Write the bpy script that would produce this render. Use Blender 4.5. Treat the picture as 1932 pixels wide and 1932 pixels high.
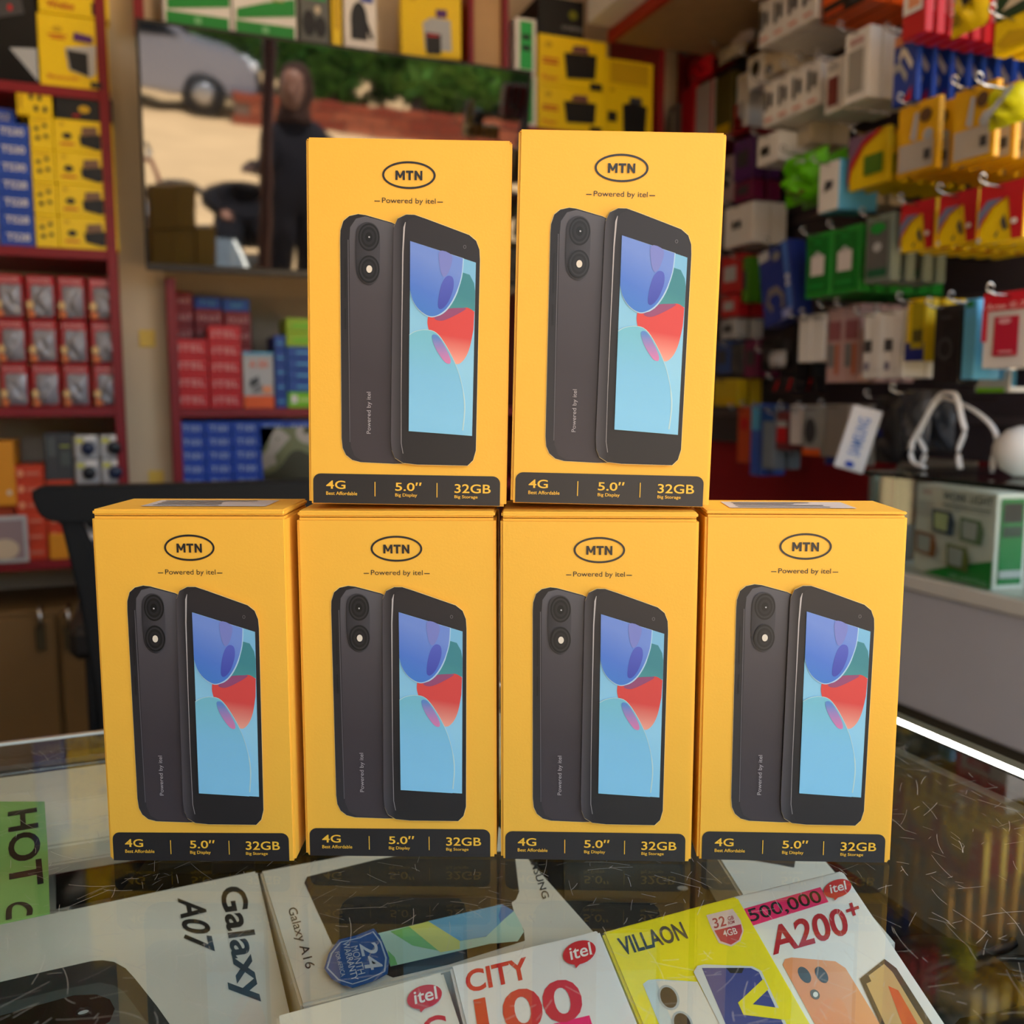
import bpy, bmesh, math, random
from math import sin, cos, tan, pi, radians, degrees, atan2, sqrt
from mathutils import Vector, Matrix
for o in list(bpy.data.objects): bpy.data.objects.remove(o)
SC = bpy.context.scene
COL = SC.collection
rnd = random.Random(7)

# ------------------------------------------------------------------ camera, world, light, exposure
F_PX, PITCH, YAW = 1786.0, radians(7.0), radians(21.5)
TOP = 0.95                                   # height of the counter glass
CAM = Vector((0, 0, TOP + 0.2036))
cd = bpy.data.cameras.new('camera'); cam = bpy.data.objects.new('camera', cd); COL.objects.link(cam)
cam.location = CAM; cam.rotation_euler = (pi/2 - PITCH, 0, -YAW)
cd.sensor_width = 32; cd.lens = F_PX/1932*32; cd.clip_start = .01; cd.clip_end = 200
cd.dof.use_dof = True; cd.dof.focus_distance = .41; cd.dof.aperture_fstop = 8.2
SC.camera = cam
SC.view_settings.view_transform = 'Standard'; SC.view_settings.look = 'None'
SC.view_settings.exposure = 0.28; SC.view_settings.gamma = 1.0
SC.view_settings.use_curve_mapping = False
w = bpy.data.worlds.new('sky'); SC.world = w; w.use_nodes = True
bg = w.node_tree.nodes['Background']; bg.inputs[0].default_value = (.76, .88, 1, 1); bg.inputs[1].default_value = 3.2
sd = bpy.data.lights.new('sun', 'SUN'); sd.energy = 17; sd.angle = radians(.6); sd.color = (1, .96, .91)
sun = bpy.data.objects.new('sun', sd); COL.objects.link(sun)
sun.rotation_euler = (radians(-17), radians(8), 0)      # from behind the shop, high up: shines on the street only
SC.cycles.max_bounces = 9; SC.cycles.diffuse_bounces = 4; SC.cycles.transparent_max_bounces = 24
SC.cycles.sample_clamp_indirect = 6; SC.cycles.caustics_reflective = False; SC.cycles.caustics_refractive = False

# ------------------------------------------------------------------ photograph pixel -> place in the room
def ray(px, py):
    a = (px-966)/F_PX; b = (py-966)/F_PX
    y = cos(PITCH)-b*sin(PITCH); z = -(b*cos(PITCH)+sin(PITCH))
    return Vector((a*cos(YAW)+y*sin(YAW), -a*sin(YAW)+y*cos(YAW), z))
def on(ax, px, py, v):
    d = ray(px, py); i = 'XYZ'.index(ax)
    return CAM + d*((v-CAM[i])/d[i])
TILT = radians(11)
TVP = on('Y', 268, 510, 2.15)
TVN = Vector((0, -cos(TILT), -sin(TILT)))
def tvhit(px, py):
    d = ray(px, py); return CAM + d*((TVP-CAM).dot(TVN)/d.dot(TVN))
def refl(px, py, Y):                          # where the street seen in the television glass really is
    d = ray(px, py); h = tvhit(px, py); r = d-2*d.dot(TVN)*TVN
    return h + r*((Y-h.y)/r.y)

# ------------------------------------------------------------------ materials
def lin(c):
    return tuple((x/255/12.92 if x <= 10 else ((x/255+.055)/1.055)**2.4) for x in c)
MATS = {}
def M(rgb, rough=.55, spec=.4, metal=0, noise=.05, nscale=35, bump=0, bscale=300, emit=0, key=None):
    k = key or (rgb, rough, spec, metal, noise, nscale, bump, emit)
    if k in MATS: return MATS[k]
    m = bpy.data.materials.new('mat'); m.use_nodes = True; nt = m.node_tree
    b = nt.nodes['Principled BSDF']; c = lin(rgb)
    b.inputs['Roughness'].default_value = rough; b.inputs['Metallic'].default_value = metal
    b.inputs['Specular IOR Level'].default_value = spec
    tc = nt.nodes.new('ShaderNodeTexCoord')
    if noise:
        n = nt.nodes.new('ShaderNodeTexNoise'); n.inputs['Scale'].default_value = nscale; n.inputs['Detail'].default_value = 4
        nt.links.new(tc.outputs['Object'], n.inputs['Vector'])
        mx = nt.nodes.new('ShaderNodeMix'); mx.data_type = 'RGBA'
        mx.inputs['A'].default_value = (*[x*(1-noise*1.5) for x in c], 1); mx.inputs['B'].default_value = (*[min(1, x*(1+noise*1.5)) for x in c], 1)
        nt.links.new(n.outputs['Fac'], mx.inputs['Factor']); nt.links.new(mx.outputs['Result'], b.inputs['Base Color'])
    else:
        b.inputs['Base Color'].default_value = (*c, 1)
    if bump:
        n2 = nt.nodes.new('ShaderNodeTexNoise'); n2.inputs['Scale'].default_value = bscale; n2.inputs['Detail'].default_value = 3
        nt.links.new(tc.outputs['Object'], n2.inputs['Vector'])
        bp = nt.nodes.new('ShaderNodeBump'); bp.inputs['Strength'].default_value = bump; bp.inputs['Distance'].default_value = .001
        nt.links.new(n2.outputs['Fac'], bp.inputs['Height']); nt.links.new(bp.outputs['Normal'], b.inputs['Normal'])
    if emit:
        b.inputs['Emission Color'].default_value = (*c, 1); b.inputs['Emission Strength'].default_value = emit
    MATS[k] = m; return m
def GR(c1, c2, axis, a, b_, rough=.45, spec=.35, mid=None):
    """printed colour running from c1 to c2 along a local axis"""
    k = ('g', c1, c2, axis, a, b_, mid)
    if k in MATS: return MATS[k]
    m = bpy.data.materials.new('print'); m.use_nodes = True; nt = m.node_tree; b = nt.nodes['Principled BSDF']
    b.inputs['Roughness'].default_value = rough; b.inputs['Specular IOR Level'].default_value = spec
    tc = nt.nodes.new('ShaderNodeTexCoord'); dt = nt.nodes.new('ShaderNodeVectorMath'); dt.operation = 'DOT_PRODUCT'
    dt.inputs[1].default_value = axis; nt.links.new(tc.outputs['Object'], dt.inputs[0])
    mr = nt.nodes.new('ShaderNodeMapRange'); mr.inputs[1].default_value = a; mr.inputs[2].default_value = b_
    nt.links.new(dt.outputs['Value'], mr.inputs[0])
    cr = nt.nodes.new('ShaderNodeValToRGB'); cr.color_ramp.elements[0].color = (*lin(c1), 1); cr.color_ramp.elements[1].color = (*lin(c2), 1)
    if mid:
        e = cr.color_ramp.elements.new(.5); e.color = (*lin(mid), 1)
    nt.links.new(mr.outputs[0], cr.inputs[0]); nt.links.new(cr.outputs[0], b.inputs['Base Color'])
    MATS[k] = m; return m
def glass_mat(name, tint=(.93, .965, .945), f0=.042):
    m = bpy.data.materials.new(name); m.use_nodes = True; nt = m.node_tree
    nt.nodes.remove(nt.nodes['Principled BSDF']); out = nt.nodes['Material Output']
    lw = nt.nodes.new('ShaderNodeLayerWeight'); lw.inputs[0].default_value = .5
    pw = nt.nodes.new('ShaderNodeMath'); pw.operation = 'POWER'; pw.inputs[1].default_value = 5; nt.links.new(lw.outputs['Facing'], pw.inputs[0])
    ma = nt.nodes.new('ShaderNodeMath'); ma.operation = 'MULTIPLY_ADD'; ma.inputs[1].default_value = 1-f0; ma.inputs[2].default_value = f0
    nt.links.new(pw.outputs[0], ma.inputs[0])
    tr = nt.nodes.new('ShaderNodeBsdfTransparent'); tr.inputs[0].default_value = (*tint, 1)
    gl = nt.nodes.new('ShaderNodeBsdfGlossy'); gl.inputs['Roughness'].default_value = .015
    mx = nt.nodes.new('ShaderNodeMixShader'); nt.links.new(ma.outputs[0], mx.inputs[0]); nt.links.new(tr.outputs[0], mx.inputs[1]); nt.links.new(gl.outputs[0], mx.inputs[2])
    nt.links.new(mx.outputs[0], out.inputs['Surface']); return m
PAL = dict(yellow=(238, 202, 12), dyellow=(200, 160, 10), red=(190, 24, 34), dred=(120, 10, 22), blue=(28, 66, 170), dblue=(22, 34, 110), sky=(96, 180, 225),
           white=(228, 224, 220), cream=(205, 190, 165), grey=(128, 128, 130), lgrey=(178, 178, 180), dgrey=(62, 62, 66), black=(20, 20, 22), green=(28, 138, 52), lime=(120, 195, 22),
           orange=(226, 92, 28), dorange=(190, 70, 30), amber=(214, 140, 30), pink=(236, 40, 110), brown=(92, 62, 40), purple=(84, 40, 110), olive=(80, 74, 30), silver=(170, 175, 182), teal=(40, 140, 130), salmon=(225, 150, 110), magenta=(110, 22, 70))
def P_(c, rough=.45, spec=.4):
    return c if not isinstance(c, (str, tuple)) else M(PAL[c] if isinstance(c, str) else c, rough, spec, noise=.03)

# ------------------------------------------------------------------ mesh helpers
MESH = {}
def mesh_from(verts, faces, mats=(), smooth=False, mi=None, name='mesh'):
    me = bpy.data.meshes.new(name); me.from_pydata([tuple(v) for v in verts], [], faces)
    for m in mats: me.materials.append(m)
    if mi: me.polygons.foreach_set('material_index', mi)
    if smooth: me.polygons.foreach_set('use_smooth', [True]*len(me.polygons))
    me.update(); return me
def bm_mesh(bm, mat, smooth=False, name='mesh'):
    me = bpy.data.meshes.new(name); bm.to_mesh(me); bm.free()
    if mat: me.materials.append(mat)
    if smooth: me.polygons.foreach_set('use_smooth', [True]*len(me.polygons))
    return me
def cube(w, d, h, mat, bev=.001, seg=1, at=(0, 0, 0)):
    """box whose front face (local -Y) stands at y=0, bottom centre at the origin"""
    k = ('c', round(w, 5), round(d, 5), round(h, 5), mat.name, bev, seg, tuple(at))
    if k in MESH: return MESH[k]
    bm = bmesh.new(); bmesh.ops.create_cube(bm, size=1)
    for v in bm.verts: v.co = Vector((v.co.x*w+at[0], (v.co.y+.5)*d+at[1], (v.co.z+.5)*h+at[2]))
    if bev: bmesh.ops.bevel(bm, geom=list(bm.edges), offset=min(bev, w*.3, d*.3, h*.3), segments=seg, affect='EDGES')
    MESH[k] = bm_mesh(bm, mat); return MESH[k]
def span(x0, y0, z0, x1, y1, z1, mat, bev=.001):
    bm = bmesh.new(); bmesh.ops.create_cube(bm, size=1)
    for v in bm.verts: v.co = Vector((x0+(v.co.x+.5)*(x1-x0), y0+(v.co.y+.5)*(y1-y0), z0+(v.co.z+.5)*(z1-z0)))
    if bev: bmesh.ops.bevel(bm, geom=list(bm.edges), offset=min(bev, abs(x1-x0)*.3, abs(y1-y0)*.3, abs(z1-z0)*.3), segments=1, affect='EDGES')
    return bm_mesh(bm, mat)
def prism(pts, a, b, mat, axis='Y', bev=0, smooth=False):
    """outline of 2D points swept from a to b along an axis; Y: (x,z), X: (y,z), Z: (x,y)"""
    f = {'Y': lambda p, t: (p[0], t, p[1]), 'X': lambda p, t: (t, p[0], p[1]), 'Z': lambda p, t: (p[0], p[1], t)}[axis]
    bm = bmesh.new(); n = len(pts)
    A = [bm.verts.new(f(p, a)) for p in pts]; B = [bm.verts.new(f(p, b)) for p in pts]
    bm.faces.new(A); bm.faces.new(B[::-1])
    for i in range(n): bm.faces.new((A[i], B[i], B[(i+1) % n], A[(i+1) % n]))
    bmesh.ops.recalc_face_normals(bm, faces=list(bm.faces))
    if bev: bmesh.ops.bevel(bm, geom=list(bm.edges), offset=bev, segments=2, affect='EDGES')
    return bm_mesh(bm, mat, smooth)
def tube(pts, r, mat, n=8, closed=False, flat=1.0):
    pts = [Vector(p) for p in pts]; V = []; Fc = []; N = len(pts)
    for i, p in enumerate(pts):
        t = (pts[(i+1) % N if closed else min(i+1, N-1)]-pts[(i-1) % N if closed else max(i-1, 0)]).normalized()
        u = t.cross(Vector((0, 0, 1))); u = t.cross(Vector((1, 0, 0))) if u.length < .05 else u
        u.normalize(); v = t.cross(u); rr = r[i] if isinstance(r, (list, tuple)) else r
        for k in range(n):
            a = 2*pi*k/n; V.append(p+u*cos(a)*rr+v*sin(a)*rr*flat)
    for i in range(N if closed else N-1):
        for k in range(n):
            j = (i+1) % N
            Fc.append((i*n+k, i*n+(k+1) % n, j*n+(k+1) % n, j*n+k))
    if not closed: Fc += [tuple(range(n))[::-1], tuple(range((N-1)*n, N*n))]
    return mesh_from(V, Fc, [mat], True)
def lathe(prof, mat, n=20, smooth=True):
    V = []; Fc = []
    for r, z in prof:
        for k in range(n): V.append((r*cos(2*pi*k/n), r*sin(2*pi*k/n), z))
    for i in range(len(prof)-1):
        for k in range(n): Fc.append((i*n+k, i*n+(k+1) % n, (i+1)*n+(k+1) % n, (i+1)*n+k))
    Fc += [tuple(range(n))[::-1], tuple(range((len(prof)-1)*n, len(prof)*n))]
    return mesh_from(V, Fc, [mat], smooth)
def pouch(w, d, h, mat, seed=0, crump=.15, nx=10, nz=12):
    """a soft pack, full in the middle and flat at its seams; front towards -Y"""
    k = ('p', round(w, 4), round(d, 4), round(h, 4), mat.name, seed, crump)
    if k in MESH: return MESH[k]
    r = random.Random(seed); V = []; Fc = []
    ph = [r.uniform(0, 6) for _ in range(6)]
    for s in (-1, 1):
        for j in range(nz+1):
            for i in range(nx+1):
                u, v = i/nx, j/nz
                e = (max(0, sin(pi*u))**.5)*(max(0, sin(pi*v))**.5)
                c = crump*(sin(9*u+ph[0]+3*sin(5*v+ph[1]))+sin(11*v+ph[2]+4*sin(7*u+ph[3])))*.5
                V.append(((u-.5)*w*(1-.05*sin(pi*v)), d/2+s*d/2*e*(1+c*2), v*h))
    m = (nx+1)*(nz+1)
    for j in range(nz):
        for i in range(nx):
            a = j*(nx+1)+i; Fc.append((a, a+1, a+nx+2, a+nx+1)); Fc.append((m+a, m+a+nx+1, m+a+nx+2, m+a+1))
    MESH[k] = mesh_from(V, Fc, [mat], True); return MESH[k]

# ------------------------------------------------------------------ objects
def obj(name, me, parent=None, loc=(0, 0, 0), rot=(0, 0, 0), label=None, kind=None):
    o = bpy.data.objects.new(name, me); COL.objects.link(o); o.location = loc; o.rotation_euler = rot
    if parent: o.parent = parent
    if label: o['label'] = label
    if kind: o['kind'] = kind
    return o
def thing(name, label, cat, me=None, loc=(0, 0, 0), rot=(0, 0, 0), group=None):
    o = obj(name, me, None, loc, rot, label); o['category'] = cat
    if group: o['group'] = group
    return o
def struct(name, me, label=None, cat=None, loc=(0, 0, 0)):
    o = obj(name, me, None, loc); o['kind'] = 'structure'
    if label: o['label'] = label
    if cat: o['category'] = cat
    return o
ORD = ['first', 'second', 'third', 'fourth', 'fifth', 'sixth', 'seventh', 'eighth', 'ninth', 'tenth', 'eleventh', 'twelfth']

# ------------------------------------------------------------------ print: flat shapes and lettering on a face
TXT = {}
def text_geo(s, bold):
    if (s, bold) in TXT: return TXT[(s, bold)]
    c = bpy.data.curves.new('t', 'FONT'); c.body = s; c.size = 1; c.offset = bold; c.resolution_u = 4
    o = bpy.data.objects.new('t', c); me = bpy.data.meshes.new_from_object(o)
    V = [(v.co.x, v.co.y) for v in me.vertices]; Fc = [tuple(p.vertices) for p in me.polygons]
    bpy.data.objects.remove(o); bpy.data.curves.remove(c); bpy.data.meshes.remove(me)
    xs = [v[0] for v in V]; ys = [v[1] for v in V]; x0, x1, y0, y1 = min(xs), max(xs), min(ys), max(ys)
    V = [((x-x0)/(x1-x0), (y-y0)/max(1e-6, y1-y0)) for x, y in V]
    TXT[(s, bold)] = (V, Fc, (x1-x0)/(y1-y0)); return TXT[(s, bold)]
class Print:
    def __init__(s, step=.00008, wh=None):
        s.v = []; s.f = []; s.mi = []; s.mats = []; s.l = step*2; s.step = step; s.wh = wh
    def _m(s, m):
        m = P_(m)
        if m not in s.mats: s.mats.append(m)
        return s.mats.index(m)
    def c(s, x, y):
        return (x, y) if not s.wh else ((x-.5)*s.wh[0], y*s.wh[1])
    def poly(s, pts, mat, up=True):
        if up: s.l += s.step
        n = len(s.v); s.v += [(*s.c(*p), s.l) for p in pts]; s.f.append(tuple(range(n, n+len(pts)))); s.mi.append(s._m(mat)); return s
    def rect(s, x0, y0, x1, y1, mat): return s.poly([(x0, y0), (x1, y0), (x1, y1), (x0, y1)], mat)
    def ell(s, cx, cy, rx, ry, mat, n=24): return s.poly([(cx+rx*cos(2*pi*i/n), cy+ry*sin(2*pi*i/n)) for i in range(n)], mat)
    def ring(s, cx, cy, rx, ry, t, mat, n=48, ty=None):
        s.l += s.step; ty = ty or t; m = s._m(mat); b = len(s.v)
        for i in range(n):
            a = 2*pi*i/n
            s.v += [(*s.c(cx+rx*cos(a), cy+ry*sin(a)), s.l), (*s.c(cx+(rx-t)*cos(a), cy+(ry-ty)*sin(a)), s.l)]
        for i in range(n):
            j = (i+1) % n; s.f.append((b+2*i, b+2*j, b+2*j+1, b+2*i+1)); s.mi.append(m)
        return s
    def line(s, pts, t, mat):
        s.l += s.step; m = s._m(mat); b = len(s.v); N = len(pts)
        for i, p in enumerate(pts):
            q0, q1 = pts[max(0, i-1)], pts[min(N-1, i+1)]; dx, dy = q1[0]-q0[0], q1[1]-q0[1]; L = sqrt(dx*dx+dy*dy) or 1
            tt = t[i] if isinstance(t, (list, tuple)) else t
            s.v += [(*s.c(p[0]-dy/L*tt/2, p[1]+dx/L*tt/2), s.l), (*s.c(p[0]+dy/L*tt/2, p[1]-dx/L*tt/2), s.l)]
        for i in range(N-1): s.f.append((b+2*i, b+2*i+1, b+2*i+3, b+2*i+2)); s.mi.append(m)
        return s
    def text(s, t, x0, y0, x1, y1, mat, bold=0.0, rot=0):
        """lettering filling the given box; rot 90 reads upwards, -90 downwards"""
        V, Fc, _ = text_geo(t, bold); s.l += s.step; m = s._m(mat); b = len(s.v)
        for u, v in V:
            if rot == 90: u, v = 1-v, u
            elif rot == -90: u, v = v, 1-u
            s.v.append((*s.c(x0+u*(x1-x0), y0+v*(y1-y0)), s.l))
        for f in Fc: s.f.append(tuple(b+i for i in f)); s.mi.append(m)
        return s
    def atext(s, t, A, B, C, mat, bold=.008):
        V, Fc, _ = text_geo(t, bold); s.l += s.step; m = s._m(mat); b = len(s.v)
        for u, v in V: s.v.append((A[0]+u*(B[0]-A[0])+v*(C[0]-A[0]), A[1]+u*(B[1]-A[1])+v*(C[1]-A[1]), s.l))
        for f in Fc: s.f.append(tuple(b+i for i in f)); s.mi.append(m)
        return s
    def mesh(s, place=None):
        place = place or (lambda x, y, l: (x, -l, y))
        return mesh_from([place(*v) for v in s.v], s.f, s.mats, mi=s.mi)
    def on(s, name, parent, place=None, label=None): return obj(name, s.mesh(place), parent, label=label)
PR = {}
def far_print(w, h, ops, step=.0006):
    """print of a thing in the background; ops in fractions of its front"""
    k = (round(w, 4), round(h, 4), str(ops))
    if k in PR: return PR[k]
    p = Print(step, (w, h))
    for op in ops:
        a = op[1:]
        if op[0] == 'r': p.rect(*a)
        elif op[0] == 'e': p.ell(*a)
        elif op[0] == 't': p.text(a[0], *a[1:5], a[5], .01)
        elif op[0] == 'T': p.text(a[0], *a[1:5], a[5], .01, rot=a[6])
        elif op[0] == 'p': p.poly(*a)
        elif op[0] == 'l': p.line(*a)
    PR[k] = p.mesh(); return PR[k]
def carton(name, label, cat, loc, w, d, h, col, ops=(), yaw=0, group=None, rough=.42, bev=.0012, side=None, roll=0, pname='printed_front'):
    o = thing(name, label, cat, cube(w, d, h, P_(col, rough), bev), loc, (0, roll, yaw), group)
    if ops: obj(pname, far_print(w, h, ops), o)
    return o

def add_print(o, name, ops, step=.0006):
    vs = o.data.vertices; xs = [v.co.x for v in vs]; zs = [v.co.z for v in vs]
    return obj(name, far_print(max(xs)-min(xs), max(zs), ops, step), o)
# ------------------------------------------------------------------ the room
BW, RW, LW, FY = 2.50, 1.50, -1.65, -0.95      # back wall, right wall, left wall, open front
wallm = M((196, 178, 150), .8, .2, noise=.05, nscale=6, bump=.15)
struct('floor', span(LW, FY, -.05, RW, BW, 0, M((120, 112, 104), .5, noise=.1, nscale=5), 0))
struct('ceiling', span(LW, FY, 2.75, RW, BW+.1, 2.85, M((205, 196, 184), .8, noise=.03), 0))
struct('wall_back', span(LW, BW, 0, RW+.1, BW+.1, 2.75, wallm, 0))
struct('wall_right', span(RW, .78, 0, RW+.1, BW, 2.75, M((150, 26, 34), .7, .2, noise=.06, nscale=6), 0))
struct('wall_left', span(LW-.1, FY, 0, LW, BW+.1, 2.75, wallm, 0))
struct('wall_daylight_blocker', span(LW-.1, FY-.1, 0, -.42, FY, 2.75, wallm, 0))  # unseen front wall added to keep daylight off the right wall
fillm = M((255, 250, 240), emit=4.0, noise=0)
for i, (x, y, s) in enumerate([(-.45, 1.25, 'above the shelf aisle'), (.75, .55, 'above the counter corner')]):
    t = thing('fill_light_panel', 'white square ceiling light panel ' + s, 'light', None, (x, y, 2.75), group='ceiling lights')  # added fill panels that brighten the back of the shop
    obj('frame', span(-.17, -.17, -.03, .17, .17, 0, P_('white'), .004), t)
    obj('diffuser', span(-.15, -.15, -.036, .15, .15, -.03, fillm, 0), t)

# ------------------------------------------------------------------ the glass counter in front
CX0, CX1, CY0, CY1 = -1.25, .432, -.16, .609
GT = .009
gm = glass_mat('counter_glass', f0=.032)
alu = M((196, 198, 196), .3, metal=.9, noise=.03)
ct = thing('glass_counter', 'glass-topped display counter carrying the stacked yellow phone boxes', 'counter', None, ((CX0+CX1)/2, (CY0+CY1)/2, 0))
def cpart(name, me, label=None):
    o = obj(name, me, ct, -ct.location, label=label); return o
cpart('glass_top', span(CX0, CY0, TOP-GT, CX1, CY1, TOP, gm, .0012))
dk = M((26, 25, 26), .45, noise=.1)
cpart('display_shelf', span(CX0+.02, CY0+.02, .833, CX1-.02, CY1-.02, .845, dk, 0))
whitep = M((214, 206, 190), .4, noise=.05, nscale=9)
cpart('cabinet_base', span(CX0+.01, CY0+.03, .0, CX1-.012, CY1-.01, .833, M((150, 146, 140), .5), .002))
cpart('back_trim', span(CX0, CY1-.001, TOP-.001, CX1-.004, CY1+.0025, TOP+.0012, alu, .0005), 'bright metal edge trim')
cpart('side_trim', span(CX1+.0107, CY0, TOP-.03, CX1+.022, CY1+.004, TOP-.001, M((70, 72, 58), .4, metal=.3), .001))
cpart('back_panel', span(CX0+.02, CY1-.012, .845, CX1-.02, CY1-.004, TOP-.012, M((70, 66, 60), .4), 0))
cpart('back_rail', prism([(CY1-.020, .900), (CY1-.075, .900), (CY1-.080, .908), (CY1-.080, .918), (CY1-.074, .928), (CY1-.060, .934), (CY1-.045, .9365), (CY1-.020, .9375)], CX0+.02, CX1-.05, whitep, 'X', .001), 'cream rail under the back edge')
cpart('side_panel', span(CX1-.012, CY0+.02, .845, CX1-.004, CY1-.012, TOP-.012, M((120, 118, 112), .3), 0))
cpart('glow_baffle', span(CX1+.0001, CY0, TOP-.03, CX1+.001, CY1, TOP+.0004, M((80, 82, 80), .4, metal=.5), 0))  # opaque strip added to block the inward glow of the light strip
cpart('light_strip', span(CX1+.0012, CY0+.02, TOP-.006, CX1+.0105, CY1+.0, TOP+.0006, M((255, 252, 238), emit=9.0, noise=0), .002), 'glowing white light strip along the edge')
# fine scratches in the glass: short slivers too many to count
sv, sf = [], []
for i in range(5200):
    x, y = rnd.uniform(-.55, CX1-.02), rnd.uniform(.0, CY1-.02); a = rnd.uniform(0, pi); L = rnd.choice([.003, .005, .006, .008, .012, .02]); cv = rnd.uniform(-.22, .22)
    wd = rnd.uniform(.00003, .00008); pts = []
    for k in range(5):
        t = k/4-.5; aa = a+cv*t; pts.append((x+cos(aa)*L*t, y+sin(aa)*L*t, aa))
    b = len(sv)
    for (px, py, aa) in pts: sv += [(px-sin(aa)*wd, py+cos(aa)*wd, TOP+.00006), (px+sin(aa)*wd, py-cos(aa)*wd, TOP+.00006)]
    for k in range(4): sf.append((b+2*k, b+2*k+1, b+2*k+3, b+2*k+2))
scr = cpart('glass_scratches', mesh_from(sv, sf, [M((176, 172, 164), .6, noise=0)])); scr['kind'] = 'stuff'

# ------------------------------------------------------------------ the six yellow phone boxes
YEL = M((250, 190, 70), .5, .3, noise=.012, nscale=60, bump=.05, bscale=900)
CW, CH_, CD = .0840, .1545, .043
def U(x, y):                                   # front of a box: measured fractions -> metres
    return ((x-63)/975*CW-CW/2, (1878-y)/1797*CH_)
def UP(pts): return [U(*p) for p in pts]
INK = M((38, 36, 38), .4, noise=.03); BARM = M((40, 38, 40), .42, noise=.04)
YINK = M((250, 196, 66), .45, noise=0)
k_ = CH_/1797
def smooth_pts(pts, closed=True, sub=4):
    out = []; n = len(pts)
    for i in range(n if closed else n-1):
        p0, p1, p2, p3 = (pts[(i-1) % n], pts[i], pts[(i+1) % n], pts[(i+2) % n]) if closed else (pts[max(0, i-1)], pts[i], pts[i+1], pts[min(n-1, i+2)])
        for s in range(sub):
            t = s/sub
            out.append(tuple(.5*((2*p1[j])+(-p0[j]+p2[j])*t+(2*p0[j]-5*p1[j]+4*p2[j]-p3[j])*t*t+(-p0[j]+3*p1[j]-3*p2[j]+p3[j])*t**3) for j in (0, 1)))
    if not closed: out.append(tuple(pts[-1]))
    return out
def box_prints():
    lo = Print(); cx, cy = U(551, 246)
    lo.ring(cx, cy, 127*k_, 66*k_, 10*k_, INK, 64)
    for g in ([(487, 270), (487, 225), (498, 225), (509.5, 248), (521, 225), (532, 225), (532, 270), (521.5, 270), (521.5, 244), (513, 260), (506, 260), (497.5, 244), (497.5, 270)],
              [(537, 225), (572, 225), (572, 235), (560, 235), (560, 270), (549, 270), (549, 235), (537, 235)],
              [(578, 270), (578, 225), (588, 225), (605, 252), (605, 225), (615, 225), (615, 270), (606, 270), (588.5, 243), (588.5, 270)]): lo.poly(UP(g), INK)
    tg = Print(); tg.text('Powered by itel', *U(424, 388), *U(678, 355), INK, .0)
    tg.rect(*U(388, 374), *U(414, 370), INK); tg.rect(*U(686, 374), *U(713, 370), INK)
    ph = Print()
    back = [(224, 560), (226, 515), (240, 470), (268, 446), (310, 436), (345, 440), (470, 474), (560, 520), (560, 1600), (540, 1664), (480, 1666), (320, 1661), (278, 1650), (248, 1625), (232, 1590), (227, 1540)]
    ph.poly(UP([(p[0]-(2 if p[0] < 330 else 0), p[1]+(-2 if p[1] < 600 else 2)) for p in back]), M((238, 214, 150), .5, noise=0))
    ph.poly(UP(back), GR((52, 50, 54), (34, 32, 35), (0, 0, 1), U(0, 1600)[1], U(0, 450)[1]))
    face = [(268, 560), (272, 500), (300, 458), (345, 446), (470, 478), (560, 520), (560, 1600), (540, 1660), (480, 1662), (330, 1655), (290, 1630), (272, 1580)]
    ph.poly(UP(face), GR((64, 58, 63), (92, 90, 96), (.25, 0, 1), U(0, 1250)[1], U(0, 500)[1], mid=(74, 69, 74)))
    ph.line(UP([(262, 560), (264, 1000), (268, 1560)]), 4*k_, (96, 92, 98))
    for a, b in ((650, 842), (895, 996)): ph.rect(*U(244, b), *U(252, a), (28, 27, 29))
    isl = smooth_pts([(302, 560), (312, 498), (350, 474), (395, 490), (414, 545), (412, 700), (400, 755), (365, 776), (325, 755), (304, 700)])
    ph.poly(UP([(x*1.0-4, y+3) for x, y in isl]), (40, 38, 42)); ph.poly(UP(isl), GR((50, 48, 52), (70, 68, 74), (1, 0, 0), U(300, 0)[0], U(414, 0)[0]))
    for cy0, cx0 in ((547, 362), (702, 363)):
        for rx, ry, c in ((51, 67, (16, 16, 18)), (44, 58, (44, 43, 47)), (37, 49, (20, 20, 22)), (28, 37, (34, 33, 37)), (17, 23, (12, 12, 14))):
            x, y = U(cx0, cy0); ph.ell(x, y, rx*k_, ry*k_, c, 32)
    x, y = U(365, 702); ph.ell(x, y, 14*k_, 18*k_, (225, 215, 200)); x, y = U(365, 548); ph.ell(x, y, 4*k_, 4*k_, (190, 190, 195), 10)
    ph.text('Powered by itel', *U(352, 1515), *U(378, 1306), (176, 170, 172), 0, rot=90)
    front = [(480, 560), (482, 500), (500, 458), (540, 438), (580, 438), (640, 458), (840, 530), (874, 558), (890, 600), (893, 650), (885, 1590), (872, 1640), (845, 1668), (600, 1667), (530, 1660), (490, 1635), (474, 1595), (470, 1540)]
    ph.poly(UP([(p[0]+(2 if p[0] > 600 else 0), p[1]+(-2 if p[1] < 600 else 2)) for p in front]), M((238, 214, 150), .5, noise=0))
    ph.poly(UP(front), GR((40, 38, 41), (78, 74, 79), (1, 0, 0), U(526, 0)[0], U(470, 0)[0]))
    glass = [(528, 560), (534, 500), (552, 462), (585, 448), (640, 466), (838, 538), (868, 564), (884, 606), (887, 650), (879, 1588), (868, 1634), (840, 1661), (610, 1661), (560, 1655), (536, 1625), (526, 1570)]
    ph.poly(UP(glass), GR((38, 36, 38), (46, 43, 46), (0, 0, 1), U(0, 1600)[1], U(0, 450)[1]))
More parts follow.
